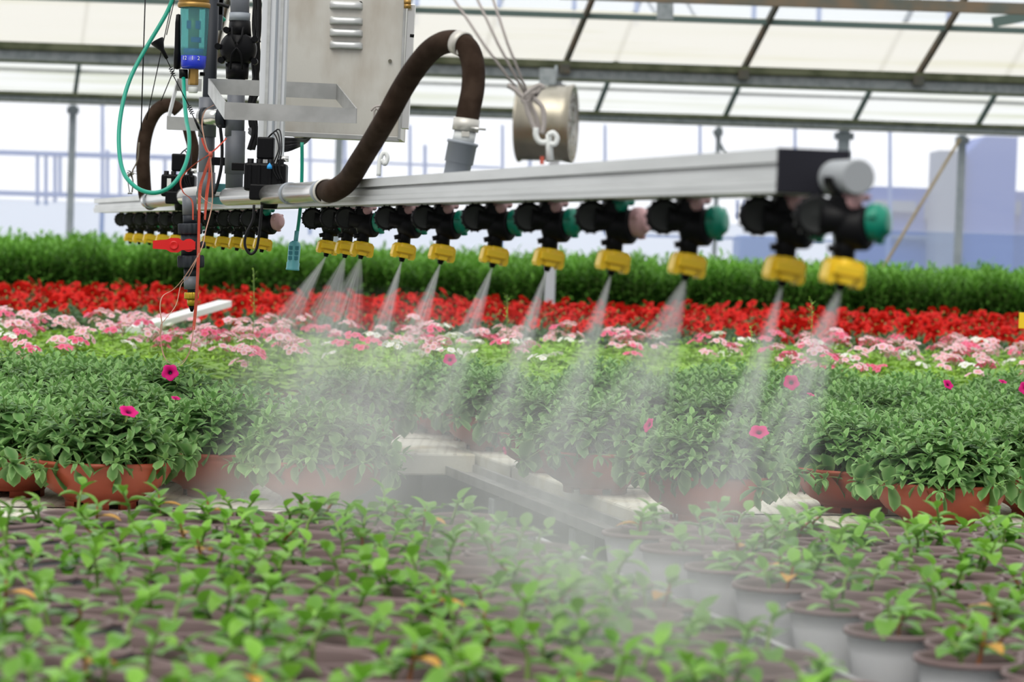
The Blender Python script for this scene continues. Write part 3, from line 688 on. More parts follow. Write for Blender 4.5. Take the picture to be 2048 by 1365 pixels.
# ---- white pots with seedlings
def seedling(seed, stems, yellow=False, tallness=1., red=False):
    random.seed(seed); o = proto('potted_plant')
    t = MB(); t.lathe([(.001, .004), (.044, .004), (.046, 0), (.048, .004), (.050, .03), (.0505, .031), (.056, .070), (.0565, .071), (.0605, .092), (.0635, .0925), (.0645, .094)], seg=40)
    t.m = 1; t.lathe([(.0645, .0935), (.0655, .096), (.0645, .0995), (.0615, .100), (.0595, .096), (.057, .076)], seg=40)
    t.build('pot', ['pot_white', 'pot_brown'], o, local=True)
    t = MB(); t.lathe([(.0572, .078), (.03, .082), (.0005, .084)], seg=20); t.build('soil', 'soil', o, local=True)
    t = MB()
    for i in range(stems):
        a = 2 * PI * i / stems + R(-.5, .5); b0 = Vector((.010 * math.cos(a), .010 * math.sin(a), .078)); lean = .035 * (stems > 1) * R(.5, 1.3)
        top = Vector((lean * math.cos(a) + R(-.008, .008), lean * math.sin(a) + R(-.008, .008), .078 + R(.030, .062) * tallness)); md = (b0 + top) / 2 + Vector((R(-.008, .008), R(-.008, .008), .008))
        sp_ = spline([b0, md, top], 3); t.m = 2 if (red and i % 2 == 0) else 1; t.tube(sp_, [.0034 - .0018 * k_ / (len(sp_) - 1) for k_ in range(len(sp_))], 6, False); t.m = 0
        nl = random.choice((5, 6, 7))
        for j in range(nl):
            f = j / (nl - 1); p = sp_[min(len(sp_) - 1, int((.35 + .65 * f) * (len(sp_) - 1)))]; az = j * 2.4 + i * 1.3; el = .05 + .9 * f ** 1.8 + R(-.2, .25)
            d = Vector((math.cos(az) * math.cos(el), math.sin(az) * math.cos(el), math.sin(el))); L = (.050 - .019 * f) * R(.8, 1.2)
            t.m = 3 if (yellow and j == 2 and i == 0) else 0
            t.leaf(p, d, L, L * .30, R(.4, 1.4), R(.15, .45), min(1, max(0, R(.0, .55) + .4 * f)), n=5, kind=0)
        t.m = 0
    t.build('seedling', ['lf_seed', 'stem', 'stem_red', 'lf_yellow'], o, local=True); PROTOS.append(o); return o
sd_p = [(seedling(71, 1, tallness=1.2), 'lone-stemmed seedling'), (seedling(72, 2), 'two-stemmed seedling'), (seedling(73, 3), 'bushy seedling'), (seedling(74, 2, red=True), 'red-stemmed seedling'),
        (seedling(75, 2, yellow=True, red=True), 'seedling with a yellowed leaf'), (seedling(76, 2, tallness=.6), 'low seedling'), (seedling(77, 1, tallness=1.0), 'slim seedling'), (seedling(78, 3, tallness=1.15, red=True), 'tall bushy seedling')]
random.seed(21); cnt = 0
ph = .116
for blk, ua, ub, bmax in (('left', -1.2, .29, 4.72), ('middle', .365, 1.145, 4.77), ('right', 1.365, 2.9, 4.62)):
    row = 0
    rows = []
    b = bmax
    while b > 2.2:
        row += 1; line = []
        us = ua + (.067 if row % 2 else 0)
        if blk == 'left': us = ub - 11 * .1375 - (.067 if row % 2 else 0)
        for u in np.arange(us, ub + .001, .1375):
            p = UV(u, b, BZ); px, py = proj(p + EZ * .1)
            if px < -95 or px > 2145 or py > 1465: continue
            if blk == 'right' and p.y > 4.78 - .0 and px > 1500 and px < 1740: continue
            line.append(p)
        if line: rows.append(line)
        b -= ph
    for i, line in enumerate(rows):
        for j, p in enumerate(line):
            p.x += R(-.003, .003); p.y += R(-.003, .003)
            pr, dn = sd_p[random.choice((0, 0, 1, 1, 2, 3, 4, 5, 6, 6, 7))]
            o = copy_tree(pr); o.name = 'potted_seedling'; o.location = p; o.rotation_euler = (0, 0, R(0, 6)); s_ = 1.0; o.scale = (s_, s_, s_ * R(.98, 1.02)); cnt += 1
            tag(o, '%s, white pot %s from left in %s row, %s block' % (dn, ORD[j + 1], ORD[i + 1], blk), 'potted plant', 'white pots of seedlings, %s block' % blk)
print('pots', cnt)
for o in PROTOS:
    for c in KIDS.get(o.name, []): D.objects.remove(c)
    D.objects.remove(o)
for o in UM + [rf]: D.objects.remove(o)
# ---- slender weeds standing above the flowers
def weed(px, y0, y1, Y, lab):
    b_ = P(px, y1, Y); t = MB(); tp = P(px + 2, y0, Y); t.tube([b_, (b_ + tp) / 2 + EX * .004, tp], [.0016, .0013, .0008], 5); t.m = 1
    for i in range(16):
        f = .35 + .65 * i / 16; p = b_.lerp(tp, f); d = rdir(.3, 1.1); t.m = 0; q = p + d * .014; t.tube([p, q], .0005, 3); t.m = 1; t.leaf(q, d, .008, .003, .3, .2, .8, n=2)
    o = t.build('weed_stalk', ['stem', 'lf_pink'], origin=b_); tag(o, lab, 'weed', 'thin weed stalks above the flowers')
weed(1500, 650, 730, 9.2, 'thin flowering weed stalk before the second nearest spray, above pink primulas')
weed(1621, 600, 690, 9.6, 'thin flowering weed stalk rising against the red petunias between two sprays')
weed(505, 540, 690, 9.5, 'thin branching weed rising before the tall plants, left of the sprays')
weed(1012, 590, 680, 10, 'thin weed stalk against the red petunias left of the pale post')
# ---- white rail lying across the flowers at the left, and the yellow tag at the right
a_ = P(266, 654, 10.2); b_ = P(450, 602, 11.6); t = MB()
dd = (b_ - a_).normalized(); sx = dd.cross(EZ).normalized(); t.box((a_ + b_) / 2 - EZ * .012, ((b_ - a_).length / 2, .030, .014), (dd, sx, sx.cross(dd)), .004)
tag(t.build('white_rail', 'white', origin=a_), 'white square plastic rail lying slantwise over the pink flowers at the left', 'rail')
tg = thing('yellow_tag', 'yellow plastic tag cut by the right edge, standing among pink flowers', 'tag', P(2052, 720, 9.0))
t = MB(); c = P(2056, 642, 9.0); t.box(c, (.030, .002, .026), WF, .0015); t.build('card', 'yellow', tg); t = MB(); t.cyl(P(2056, 720, 9.01), P(2056, 650, 9.01), .003, 6); t.build('stake', 'white', tg)
# ================================================================ irrigation boom
random.seed(3)
Bx = Vector((1, .2626, 0)).normalized(); By = Vector((-.2626, 1, 0)).normalized(); BF = (Bx, By, EZ)
def BP(Y, w=0, h=0): return Vector((1.105 - .2626 * Y, Y, CZ + h)) + Bx * w
def onpipe(px, w=.065): Y = (1.105 + w * 1.0339) * F / (px + 420); return BP(Y, w, 0)
boom = thing('spray_boom', 'long grooved aluminium boom beam crossing the picture above the nozzles', 'boom', BP(3.1, 0, .07))
N0 = BP(3.1, 0, 0); L_ = (BP(10.13) - N0).length
t = MB(); z0, z1_ = .070, .120
poly = [(0, z0), (0, .0865), (.004, .0880), (.004, .0985), (.016, .0985), (.016, .1040), (0, .1040), (0, z1_), (.045, z1_), (.045, z0)]
t.prism(poly, N0, BF, 0, L_)
t.prism([(-.0012, .0785), (0, .0785), (0, .0800), (-.0012, .0800)], N0, BF, 0, L_)
t.build('beam', 'alu', boom)
t = MB(); t.box(N0 + Bx * .043 - By * .003 + EZ * .095, (.043, .003, .0255), BF, .001); t.box(N0 + Bx * .02 + By * .02 + EZ * .095, (.0205, .02, .0252), BF, .0005) if 0 else None
t.build('end_plate', 'black_plate', boom)
t = MB(); e0 = BP(3.025, .068, .089); t.lathe([(.0180, 0), (.0200, .002), (.0200, 7.0)], e0, By, 32, cap0=True); t.build('water_pipe', 'pvc_end', boom)
NZ = []
def nozzle(kind):
    o = proto('spray_nozzle'); big, small = ('green_cap', 'pink_cap') if kind == 'green' else ('pink_cap', 'green_cap'); pz = .089
    t = MB(); t.prism([(.024 * math.cos(PI + PI * q_ / 12), .024 * math.sin(PI + PI * q_ / 12)) for q_ in range(13)] + [(.0202 * math.cos(2 * PI - PI * q_ / 12), .0202 * math.sin(2 * PI - PI * q_ / 12)) for q_ in range(13)], (0, 0, pz), BF, -.010, .010)
    t.box((0, 0, pz - .030), (.016, .012, .010), BF, .002)
    t.cyl(EZ * (pz - .028) - Bx * .018, EZ * (pz - .062) - Bx * .014, .009, 12)
    t.cyl(-Bx * .032 + EZ * (pz - .046), Bx * .026 + EZ * (pz - .050), .0165, 18)
    ax = (Bx * .80 - By * .75 + EZ * .05).normalized(); c = EZ * (pz - .054) + Bx * .004
    t.lathe([(.0, -.016), (.021, -.016), (.0250, -.011), (.0250, .016), (.021, .020), (.0, .020)], c + Bx * .006 - EZ * .003, ax, 24)
    t.cyl(EZ * (pz - .060) + Bx * .002, EZ * (pz - .097) + Bx * .0, .0125, 16); t.cyl(EZ * (pz - .075) - Bx * .012, EZ * (pz - .083) - Bx * .010, .008)
    t.build('body', 'black', o, local=True)
    t = MB(); dc = -Bx * .035 + EZ * (pz - .044); da = (-By - Bx * .25).normalized()
    t.lathe([(.016, -.016), (.0225, -.012), (.0235, .002), (.0215, .006), (.0185, .0065)], dc, da, 28)
    for i in range(14):
        a = 2 * PI * i / 14; s1_ = da.cross(EZ).normalized(); t.box(dc + s1_ * math.cos(a) * .0235 + EZ * math.sin(a) * .0235 - da * .003, (.0016, .006, .0016), (s1_, da, EZ))
    t.m = 1; t.lathe([(.0185, .0065), (.012, .0045), (.0, .006)], dc, da, 24); t.build('check_valve', ['black', 'disc'], o, local=True)
    t = MB(); cc = c + Bx * .010 + ax * .020 + EZ * .004; t.lathe([(.0212, -.002), (.0212, .007), (.0190, .012), (.0155, .0135), (.0150, .017), (.008, .0185), (0, .0185)], cc, ax, 24)
    sx = ax.cross(EZ).normalized(); sz = sx.cross(ax)
    for a in (.3, 2.4, 4.5):
        d = sx * math.cos(a) + sz * math.sin(a); t.box(cc + d * .020 + ax * .006, (.005, .005, .003), (d, ax, d.cross(ax)), .001)
    t.build('turret_cap', big, o, local=True)
    t = MB(); a2 = (EZ * .55 + Bx * .3 - By * .6).normalized(); c2 = EZ * (pz - .030) + Bx * .004
    t.lathe([(.010, 0), (.0125, .004), (.0125, .009), (.0095, .012), (.009, .018), (0, .019)], c2, a2, 18); t.box(c2 + a2 * .012, (.017, .0035, .003), (Bx, a2, Bx.cross(a2)), .001); t.build('side_cap', small, o, local=True)
    # yellow quarter-turn cap
    tl = math.radians(-9); fr = (Bx * math.cos(tl) + EZ * math.sin(tl), By, EZ * math.cos(tl) - Bx * math.sin(tl)); cy = EZ * (pz - .107)
    t = MB(); t.prism([(-.0165, .0150), (-.0215, .0095), (-.0228, -.0085), (-.0205, -.0135), (-.0150, -.0145), (-.0125, -.0100), (.0125, -.0100), (.0150, -.0145), (.0205, -.0135), (.0228, -.0085), (.0215, .0095), (.0165, .0150)], cy, fr, -.012, .012)
    t.lathe([(.0, .016), (.0135, .016), (.015, .012), (.015, -.010), (.013, -.012), (0, -.012)], cy, fr[2], 24)
    t.box(cy - fr[1] * .0140 + fr[2] * .003, (.0170, .0035, .0060), fr, .0015); t.box(cy - fr[1] * .0140 - fr[2] * .008, (.0075, .0045, .0045), fr, .001)
    t.m = 1; t.box(cy - fr[1] * .0180 - fr[2] * .0042, (.0110, .001, .0014), fr); t.build('nozzle_cap', ['yellow', 'yellow_dark'], o, local=True)
    t = MB(); t.cyl(cy - fr[2] * .010, cy - fr[2] * .020, .0065, 12, r1=.0045); t.build('tip', 'black', o, local=True)
    return o
npr = {'green': nozzle('green'), 'pink': nozzle('pink')}
near = [1692, 1574, 1378, 1228, 1098, 988, 883, 805, 722, 690, 652]
farr = [522, 496, 472, 444, 414, 378, 349, 322, 296, 275, 257]
for i, px in enumerate(near + farr):
    kind = 'pink' if px in (1228, 522) else 'green'
    o = copy_tree(npr[kind]); o.name = 'spray_nozzle'; p = onpipe(px); o.location = p; NZ.append((px, p.copy()))
    if px == 1228: lab = 'spraying black nozzle with big pink cap, fourth from the near boom end'
    elif px == 522: lab = 'idle black nozzle with pink turret cap beside the hanging black cable loop'
    elif i < 11: lab = 'spraying black nozzle with green and yellow caps, %s from the near boom end' % ORD[i + 1]
    else: lab = 'idle black nozzle with yellow cap, %s counted leftward from the pink-capped one' % ORD[i - 11]
    tag(o, lab, 'nozzle', 'nozzles along the boom')
for k_ in npr.values():
    for c in KIDS[k_.name]: D.objects.remove(c)
    D.objects.remove(k_)

# ================================================================ carrier: columns, pipes, cabinet
def PV(pts, Z): return [P(x, y, Z) if not isinstance(Z, (list, tuple)) else P(x, y, Z[i]) for i, (x, y) in enumerate(pts)]
def px2m(n, Z): return n * Z / F
# aluminium column
Zc = 6.45; t = MB(); col = thing('aluminium_column', 'tall grooved white aluminium column standing on the boom beside the cabinet', 'column', P(540, 405, Zc))
a_ = P(538, 408, Zc); b_ = P(553, -40, Zc); t.slab(a_, b_, px2m(25, Zc), px2m(22, Zc), .002)
t.m = 1; t.slab(a_ + EY * -.028 + EX * .006, b_ + EY * -.028 + EX * .006, .0022, .002); t.build('extrusion', ['alu_white', 'pvc_light'], col)
for fr_ in (-.012, .018): t = MB(); t.slab(a_ + EY * -.029 + EX * fr_, b_ + EY * -.029 + EX * fr_, .0035, .0015); t.build('rib', 'alu', col)
t = MB(); t.box(P(540, 398, Zc - .01), (px2m(30, Zc), .04, px2m(8, Zc)), WF, .002); t.build('foot_plate', 'steel_band', col)
# cabinet
Zk = 6.72; cab = thing('control_cabinet', 'stained stainless steel control cabinet with louvres hanging beside the column', 'cabinet', P(690, 275, Zk))
tl, tr, br_, bl = P(578, -60, Zk), P(812, -60, Zk), P(797, 276, Zk), P(568, 266, Zk)
t = MB(); dpt = Vector((.004, .30, 0)); fv = [t.vert(q) for q in (tl, tr, br_, bl)]; bv = [t.vert(q + dpt) for q in (tl, tr, br_, bl)]
t.face(fv, False); t.ring_surf([fv, bv], smooth=False, cap1=True)
t.build('housing', 'steel', cab)
t = MB(); o_ = EY * -.006
t.slab(P(798, 280, Zk) + o_, P(813, -60, Zk) + o_, .003, .006, .001); t.slab(P(568, 268, Zk) + o_, P(798, 279, Zk) + o_, .003, .006, .001); t.build('door_edge', 'steel_band', cab)
t = MB(); q = [P(810, 258, Zk + .02), P(824, 10, Zk + .02)]; t.slab(q[0], q[1], .009, .02, .001); t.build('side_flange', 'steel_bright', cab)
for i, y in enumerate((10, 41, 65, 90)):
    t = MB(); c = P(692.5, y, Zk); hw_ = px2m(33, Zk); hh = px2m(8, Zk); th_ = .0
    rows = []
    for k_, (yy, dd_) in enumerate(((1, 0), (.55, .010), (0, .012), (-.6, .012), (-1, .011), (-1, 0))):
        s_ = .92 if k_ in (0, 5) else 1
        ins = .18 if k_ in (0,) else .06
        rows.append([t.vert(c + EX * (xx * hw_ * s_) + EZ * (yy * hh) - EY * (dd_ * (0 if abs(xx) == 1 else 1))) for xx in (-1, -.82, -.4, 0, .4, .82, 1)])
    t.ring_surf(rows, closed=False); t.build('louvre', 'alu', cab)
t = MB(); t.cyl(P(780, 122, Zk), P(780, 122, Zk - .006), .0045, 10); t.build('lock_screw', 'rust', cab)
for y in (4, 12): t = MB(); t.cyl(P(808, y, Zk - .03), P(822, y, Zk - .03), .006, 12); t.build('hinge_pin', 'brass', cab)
t = MB(); t.cyl(P(820, 71, Zk), P(828, 72, Zk), .004, 8); t.build('side_screw', 'black', cab)
# knotted rope on the cabinet and its hook on the beam
t = MB(); t.tube(spline(PV([(742, 222), (750, 214), (766, 212), (778, 216), (760, 222), (752, 218), (748, 232), (749, 300)], 6.55), 5), .0028, 6)
t.tube(spline(PV([(752, 216), (762, 226), (772, 226), (766, 214)], 6.54), 5), .003, 6); tag(t.build('knotted_cord', 'rope', origin=P(752, 218, 6.5)), 'short grey cord knotted on the cabinet door behind the big brown hose', 'cord')
t = MB(); t.tube(spline(PV([(757, 352), (760, 320), (768, 305), (775, 315), (770, 328), (762, 320)], 5.62), 6), .0045, 8); tag(t.build('rope_hook', 'white', origin=P(757, 352, 5.62)), 'small white hook on the beam behind the lower end of the big hose', 'hook')
# flat steel tray frame
ring = thing('steel_guard_ring', 'open rectangular guard of bent flat stainless band in front of the column', 'guard', P(560, 200, 6.4))
def band(pa, pb, ha, hb, name='band'):
    t = MB(); A, B = pa, pb; n = (B - A).cross(EZ).normalized() * .0015
    v = [t.vert(q) for q in (A + n, A - n, A - n - EZ * ha, A + n - EZ * ha)]; v2 = [t.vert(q) for q in (B + n, B - n, B - n - EZ * hb, B + n - EZ * hb)]
    t.ring_surf([v, v2], smooth=False, cap0=True, cap1=True); return t.build(name, 'steel_band', ring)
Zn, Zf_ = 6.20, 6.63; hb_ = px2m(35, Zn)
c0, c1, c2, c3 = P(418, 157, Zf_), P(451, 204, Zn), P(713, 217, Zn), P(674, 168, Zf_); hf = px2m(31, Zf_)
band(c0, c1, hf, hb_); band(c1, c2, hb_, px2m(30, Zn)); band(c2, c3, px2m(30, Zn), hf); band(P(520, 161, Zf_), c0, hf, hf); band(c3, P(568, 163, Zf_), hf, hf)
ring2 = thing('steel_guard_ring', 'smaller bent stainless guard band left of the grey pipes behind the green hose', 'guard', P(360, 240, 7.3)); ring = ring2
band(P(354, 157, 7.5), P(335, 232, 7.1), .034, .034); band(P(335, 233, 7.1), P(402, 236, 7.1), .034, .034); band(P(354, 157, 7.5), P(404, 158, 7.5), .034, .034)
# grey PVC riser pipes
pa = thing('riser_pipe', 'thick grey PVC riser pipe with a big black diaphragm valve, left of the column', 'pipe', P(470, 400, 6.75)); Z = 6.75
t = MB(); t.cyl(P(468, 385, Z), P(473, 155, Z), px2m(17.5, Z), 24); t.cyl(P(479, 50, Z), P(481, -40, Z), px2m(19, Z), 24); t.build('tube', 'pvc', pa)
for y0, y1, r_ in ((262, 345, 20), (205, 270, 19.5)): t = MB(); t.cyl(P(469, y1 + 3, Z), P(471, y0, Z), px2m(r_, Z), 24); t.build('socket', 'pvc', pa)
t = MB(); t.cyl(P(479, 42, Z), P(480, 26, Z), px2m(21, Z), 24); t.build('collar', 'pvc_light', pa)
t = MB(); vc = P(477, 98, Z); t.cyl(P(474, 158, Z), P(475, 128, Z), px2m(22, Z), 24, px2m(24, Z)); t.cyl(P(479, 74, Z), P(480, 42, Z), px2m(24, Z), 24, px2m(21, Z))
t.lathe([(0, -.04), (px2m(26, Z), -.04), (px2m(34, Z), -.02), (px2m(36, Z), .0), (px2m(34, Z), .02), (px2m(22, Z), .034), (0, .04)], vc, (-.15, -1, 0), 32)
for dx, dy in ((-40, -3), (-33, 24), (-24, -36), (33, 24), (33, -20)): t.cyl(vc + EX * px2m(dx, Z) - EZ * px2m(dy, Z) - EY * .02, vc + EX * px2m(dx, Z) - EZ * px2m(dy, Z) + EY * .012, px2m(6.5, Z), 10)
for sx_ in (-1, 1):
    t.tube(spline([vc + EX * px2m(11 * sx_, Z) + EZ * px2m(42, Z) - EY * .035, vc + EX * px2m(9 * sx_, Z) + EZ * px2m(22, Z) - EY * .045, vc + EX * px2m(2 * sx_, Z) + EZ * px2m(8, Z) - EY * .045], 4), .0028, 6)
    t.tube(spline([vc + EX * px2m(12 * sx_, Z) - EZ * px2m(42, Z) - EY * .035, vc + EX * px2m(9 * sx_, Z) - EZ * px2m(14, Z) - EY * .045, vc - EY * .045], 4), .0028, 6)
t.build('diaphragm_valve', 'black', pa)
pb_ = thing('riser_pipe', 'slimmer grey PVC pipe with a tee joint, second from the thick valve riser', 'pipe', P(415, 400, 6.85)); Z = 6.85
t = MB(); t.cyl(P(413, 370, Z), P(426, -40, Z), px2m(13.5, Z), 20); t.build('tube', 'pvc_dark', pb_)
t = MB(); t.cyl(P(412, 392, Z), P(415, 195, Z), px2m(16, Z), 20); t.build('lower_tube', 'pvc', pb_)
t = MB(); t.cyl(P(414, 274, Z), P(416, 196, Z), px2m(18, Z), 20); t.build('tee_joint', 'pvc', pb_); t = MB(); t.cyl(P(412, 395, Z), P(413, 345, Z), px2m(18, Z), 20); t.build('elbow', 'pvc', pb_)
t = MB(); t.cyl(P(404, 233, Z - .05), P(444, 236, Z - .10), px2m(16, Z), 24); t.build('cross_pipe', 'steel_bright', pb_)
t = MB(); t.lathe([(px2m(14, Z), -.004), (px2m(18, Z), -.004), (px2m(18, Z), .006), (px2m(14, Z), .006)], P(407, 233, Z - .055), (1, -.3, 0), 24); t.lathe([(px2m(17, Z), -.008), (px2m(20, Z), -.008), (px2m(20, Z), .012), (px2m(17, Z), .012)], P(444, 236, Z - .10), (1, -.3, 0), 24); t.build('rubber_seal', 'pvc_dark', pb_)
t = MB(); t.box(P(438, 323, 6.8), (px2m(17, 6.8), .01, px2m(8, 6.8)), WF, .002); tag(t.build('pipe_spacer', 'black', origin=P(438, 323, 6.8)), 'short black spacer bar joining the two grey riser pipes', 'bracket')
# dark bracket and box behind pipes
t = MB(); t.slab(P(428, 60, 7.0), P(433, -30, 7.0), .02, .012); t.slab(P(437, 30, 7.0), P(439, -30, 7.0), .012, .012); tag(t.build('mount_bracket', 'pvc_dark', origin=P(430, 60, 7)), 'dark upright mounting bracket at the top, right of the filter', 'bracket')
# filter / dosing unit
fl = thing('line_filter', 'brass-headed filter with a see-through teal bowl and blue numbered base', 'filter', P(388, 186, 6.55)); Z = 6.55
def fz(y): return P(388 + (14 - y) * .012, y, Z)
t = MB(); t.cyl(fz(14), fz(-40), px2m(31, Z), 28); t.lathe([(px2m(31, Z), 0), (px2m(33, Z), .003), (px2m(33, Z), .01), (px2m(31, Z), .012)], fz(16), EZ, 28); t.build('brass_head', 'brass', fl)
gm = new_mat('tinted_clear_plastic'); o_ = N(gm, 'ShaderNodeOutputMaterial'); pb2 = N(gm, 'ShaderNodeBsdfPrincipled'); pb2.inputs['Base Color'].default_value = (.25, .62, .66, 1); pb2.inputs['Roughness'].default_value = .12; tr_ = N(gm, 'ShaderNodeBsdfTransparent'); tr_.inputs[0].default_value = (.30, .62, .62, 1)
mx_ = N(gm, 'ShaderNodeMixShader'); mx_.inputs[0].default_value = .72; Lk(gm, pb2.outputs[0], mx_.inputs[1]); Lk(gm, tr_.outputs[0], mx_.inputs[2]); Lk(gm, mx_.outputs[0], o_.inputs[0]); M['tint'] = gm
t = MB(); rb = px2m(28, Z); hz_ = (fz(14) - fz(112)).length; t.lathe([(px2m(25, Z), 0), (rb * .93, .01), (rb, hz_ * .6), (rb * 1.02, hz_)], fz(112), EZ, 32); t.build('bowl', 'tint', fl)
t = MB(); t.cyl(fz(112), fz(16), px2m(11, Z), 16); t.m = 1; t.cyl(fz(112), fz(98), px2m(20, Z), 20); t.box(fz(50), (px2m(13, Z), .012, px2m(8, Z))); t.box(fz(80) + EX * .006, (px2m(9, Z), .014, px2m(5, Z))); t.build('cartridge', ['brass', 'blue'], fl)
t = MB(); hb2 = (fz(112) - fz(138)).length; t.lathe([(0, 0), (px2m(22, Z), 0), (px2m(24.5, Z), .006), (px2m(25.5, Z), hb2)], fz(138), EZ, 32, cap1=True); cup = t.build('dial_cup', 'blue', fl)
for txt, dx in (('12', -15), ('1', 1), ('2', 13)):
    cu = D.curves.new('dial_digit', 'FONT'); cu.body = txt; cu.size = px2m(11, Z); cu.align_x = 'CENTER'; cu.align_y = 'CENTER'; cu.extrude = .0003; cu.materials.append(M['digit'])
    a = math.asin(dx / 26.); rr = px2m(25.8, Z); c = fz(118); tmp = D.objects.new('tmp', cu); COL.objects.link(tmp); bpy.context.view_layer.update(); me_ = D.meshes.new_from_object(tmp.evaluated_get(bpy.context.evaluated_depsgraph_get())); me_.materials.clear(); me_.materials.append(M['digit']); D.objects.remove(tmp); dg = D.objects.new('dial_digit', me_); COL.objects.link(dg); dg.parent = cup
    dg.location = c + EX * (rr * math.sin(a)) - EY * (rr * math.cos(a)) - fl.location; dg.rotation_euler = (PI / 2, 0, a)
t = MB(); t.lathe([(px2m(10, Z), 0), (px2m(10.5, Z), .004), (px2m(10, Z), (fz(138) - fz(170)).length)], fz(170), EZ, 6, smooth=False); t.build('brass_nipple', 'brass', fl)
t = MB(); t.lathe([(0, 0), (px2m(8, Z), 0), (px2m(9.5, Z), .002), (px2m(9.5, Z), .012), (px2m(9, Z), .014)], fz(186), EZ, 16); t.build('white_nut', 'white', fl)
t = MB(); t.lathe([(0, 0), (px2m(7, Z), .002), (px2m(7.5, Z), .04), (px2m(6.5, Z), .05), (px2m(6.5, Z), .11), (px2m(5, Z), .13), (0, .132)], P(354, 139, Z + .02), EZ, 14); t.build('side_grip', 'black', fl)
t = MB(); t.cyl(P(367, 157, Z), P(367, 139, Z), px2m(9, Z), 12); t.cyl(P(400, 148, Z + .02), P(410, 148, Z + .02), px2m(4, Z), 8); t.build('hose_nut', 'black', fl)
# green hose loop
Zg = 6.40
gp = [(352, -20), (337, 18), (322, 46), (295, 91), (271, 134), (255, 172), (244, 215), (238, 262), (239, 309), (246, 342), (258, 362), (279, 379), (306, 386), (333, 379), (354, 360), (370, 332), (378, 300), (378, 268), (373, 242), (369, 200), (367, 157)]
t = MB(); t.tube(spline(PV(gp, [6.5 + .1 * math.sin(i / 3) - .25 * math.sin(PI * i / 20) for i in range(21)]), 6), px2m(4.2, Zg), 12); tag(t.build('green_hose', 'hose_green', origin=P(306, 386, Zg)), 'bright green hose hanging in a big loop left of the grey pipes', 'hose')
t = MB(); t.tube(spline(PV([(437, 25), (443, 34), (450, 42)], 7.05), 4), .005, 8); tag(t.build('green_hose', 'hose_green', origin=P(443, 34, 7.05)), 'short bit of green hose showing behind the black valve at the top', 'hose')
pg = thing('sensor_probe', 'pale teal slotted probe on a thin green hose, hanging left of the sprays', 'probe', P(585, 540, 6.3)); Z = 6.3
t = MB(); t.tube(spline(PV([(604, 285), (604, 340), (602, 400), (598, 440), (594, 470)], Z), 5), px2m(3.6, Z), 10); t.build('hose', 'hose_green', pg)
t = MB(); t.tube(PV([(594, 462), (591, 486)], Z), px2m(4.6, Z), 10); t.build('ribbed_sleeve', 'teal', pg)
ax_ = (P(590, 482, Z) - P(585, 541, Z)).normalized(); hp_ = (P(590, 482, Z) - P(585, 541, Z)).length
t = MB(); t.lathe([(0, 0), (px2m(13.5, Z), 0), (px2m(13.5, Z), .004), (px2m(12.8, Z), .005), (px2m(13.2, Z), .017), (px2m(12, Z), .019), (px2m(12.5, Z), hp_ * .82), (px2m(10.5, Z), hp_ * .93), (px2m(5, Z), hp_)], P(585, 541, Z), ax_, 24); body = t.build('body', 'teal', pg)
for i in range(3):
    for j in (-1, 1):
        t = MB(); c = P(585, 541, Z) + ax_ * (hp_ * (.42 + .17 * i)) + EX * (j * px2m(6, Z)) - EY * px2m(11.2, Z); t.box(c, (px2m(3.8, Z), .0012, px2m(3.6, Z)), WF, .0005); t.build('slot', 'teal_dark', pg)
# brown rubber hoses
t = MB(); hs = thing('rubber_hose', 'thick brown rubber hose arching up and over the boom beam, clamped at both ends', 'hose', P(660, 380, 5.85))
hp = [(648, 383), (668, 381), (695, 362), (722, 320), (748, 278), (775, 232), (802, 182), (830, 138), (858, 104), (886, 86), (914, 84), (935, 98), (946, 130), (946, 175), (938, 218), (932, 250)]
zz = [5.50, 5.42, 5.38, 5.28, 5.2, 5.12, 5.08, 5.02, 4.97, 4.93, 4.9, 4.88, 4.87, 4.86, 4.85, 4.85]
hpath = spline(PV(hp, zz), 6); t.tube(hpath, [.0235 - .0027 * min(1, i / 20) for i in range(len(hpath))], 20); t.build('tube', 'rubber', hs)
def clampring(c, ax, r, m, parent, name='hose_clamp', wd=.012):
    t = MB(); t.lathe([(r, -wd), (r + .0022, -wd), (r + .0022, wd), (r, wd)], c, ax, 28); b_ = c - EY * (r + .004); t.box(c - EZ * (r + .003) * .7 - EY * (r + .003) * .7, (.007, .005, .005), WF, .001); return t.build(name, m, parent)
i_ = 62; clampring(hpath[i_], hpath[i_ + 1] - hpath[i_ - 1], .0208, 'steel', hs, wd=.009)
clampring(P(932, 250, 4.85), P(934, 235, 4.85) - P(932, 250, 4.85), .0212, 'steel', hs, wd=.011)
t = MB(); t.cyl(P(940, 256, 4.83), P(972, 259, 4.83), .0022, 8); t.build('clamp_screw', 'steel_bright', hs)
cpl = thing('pipe_coupling', 'grey PVC coupling rising from behind the beam into the big brown hose', 'coupling', P(916, 345, 4.85)); Z = 4.85
t = MB(); t.cyl(P(926, 285, Z), P(931, 262, Z), .0195, 24); t.build('white_sleeve', 'white', cpl)
t = MB(); ax_ = (P(925, 283, Z) - P(910, 360, Z)).normalized(); hl = (P(925, 283, Z) - P(908, 375, Z)).length
t.lathe([(px2m(26, Z), 0), (px2m(26, Z), hl * .52), (px2m(29, Z), hl * .53), (px2m(29, Z), hl * .93), (px2m(31.5, Z), hl * .935), (px2m(31.5, Z), hl)], P(908, 375, Z), ax_, 28, cap1=True); t.build('socket', 'pvc_light', cpl)
hs2 = thing('rubber_hose', 'smaller brown rubber hose curving up behind the green hose loop', 'hose', P(295, 408, 7.55))
hp = [(302, 408), (291, 392), (287, 350), (286, 310), (290, 275), (299, 245), (313, 222), (332, 211), (350, 215), (358, 222)]
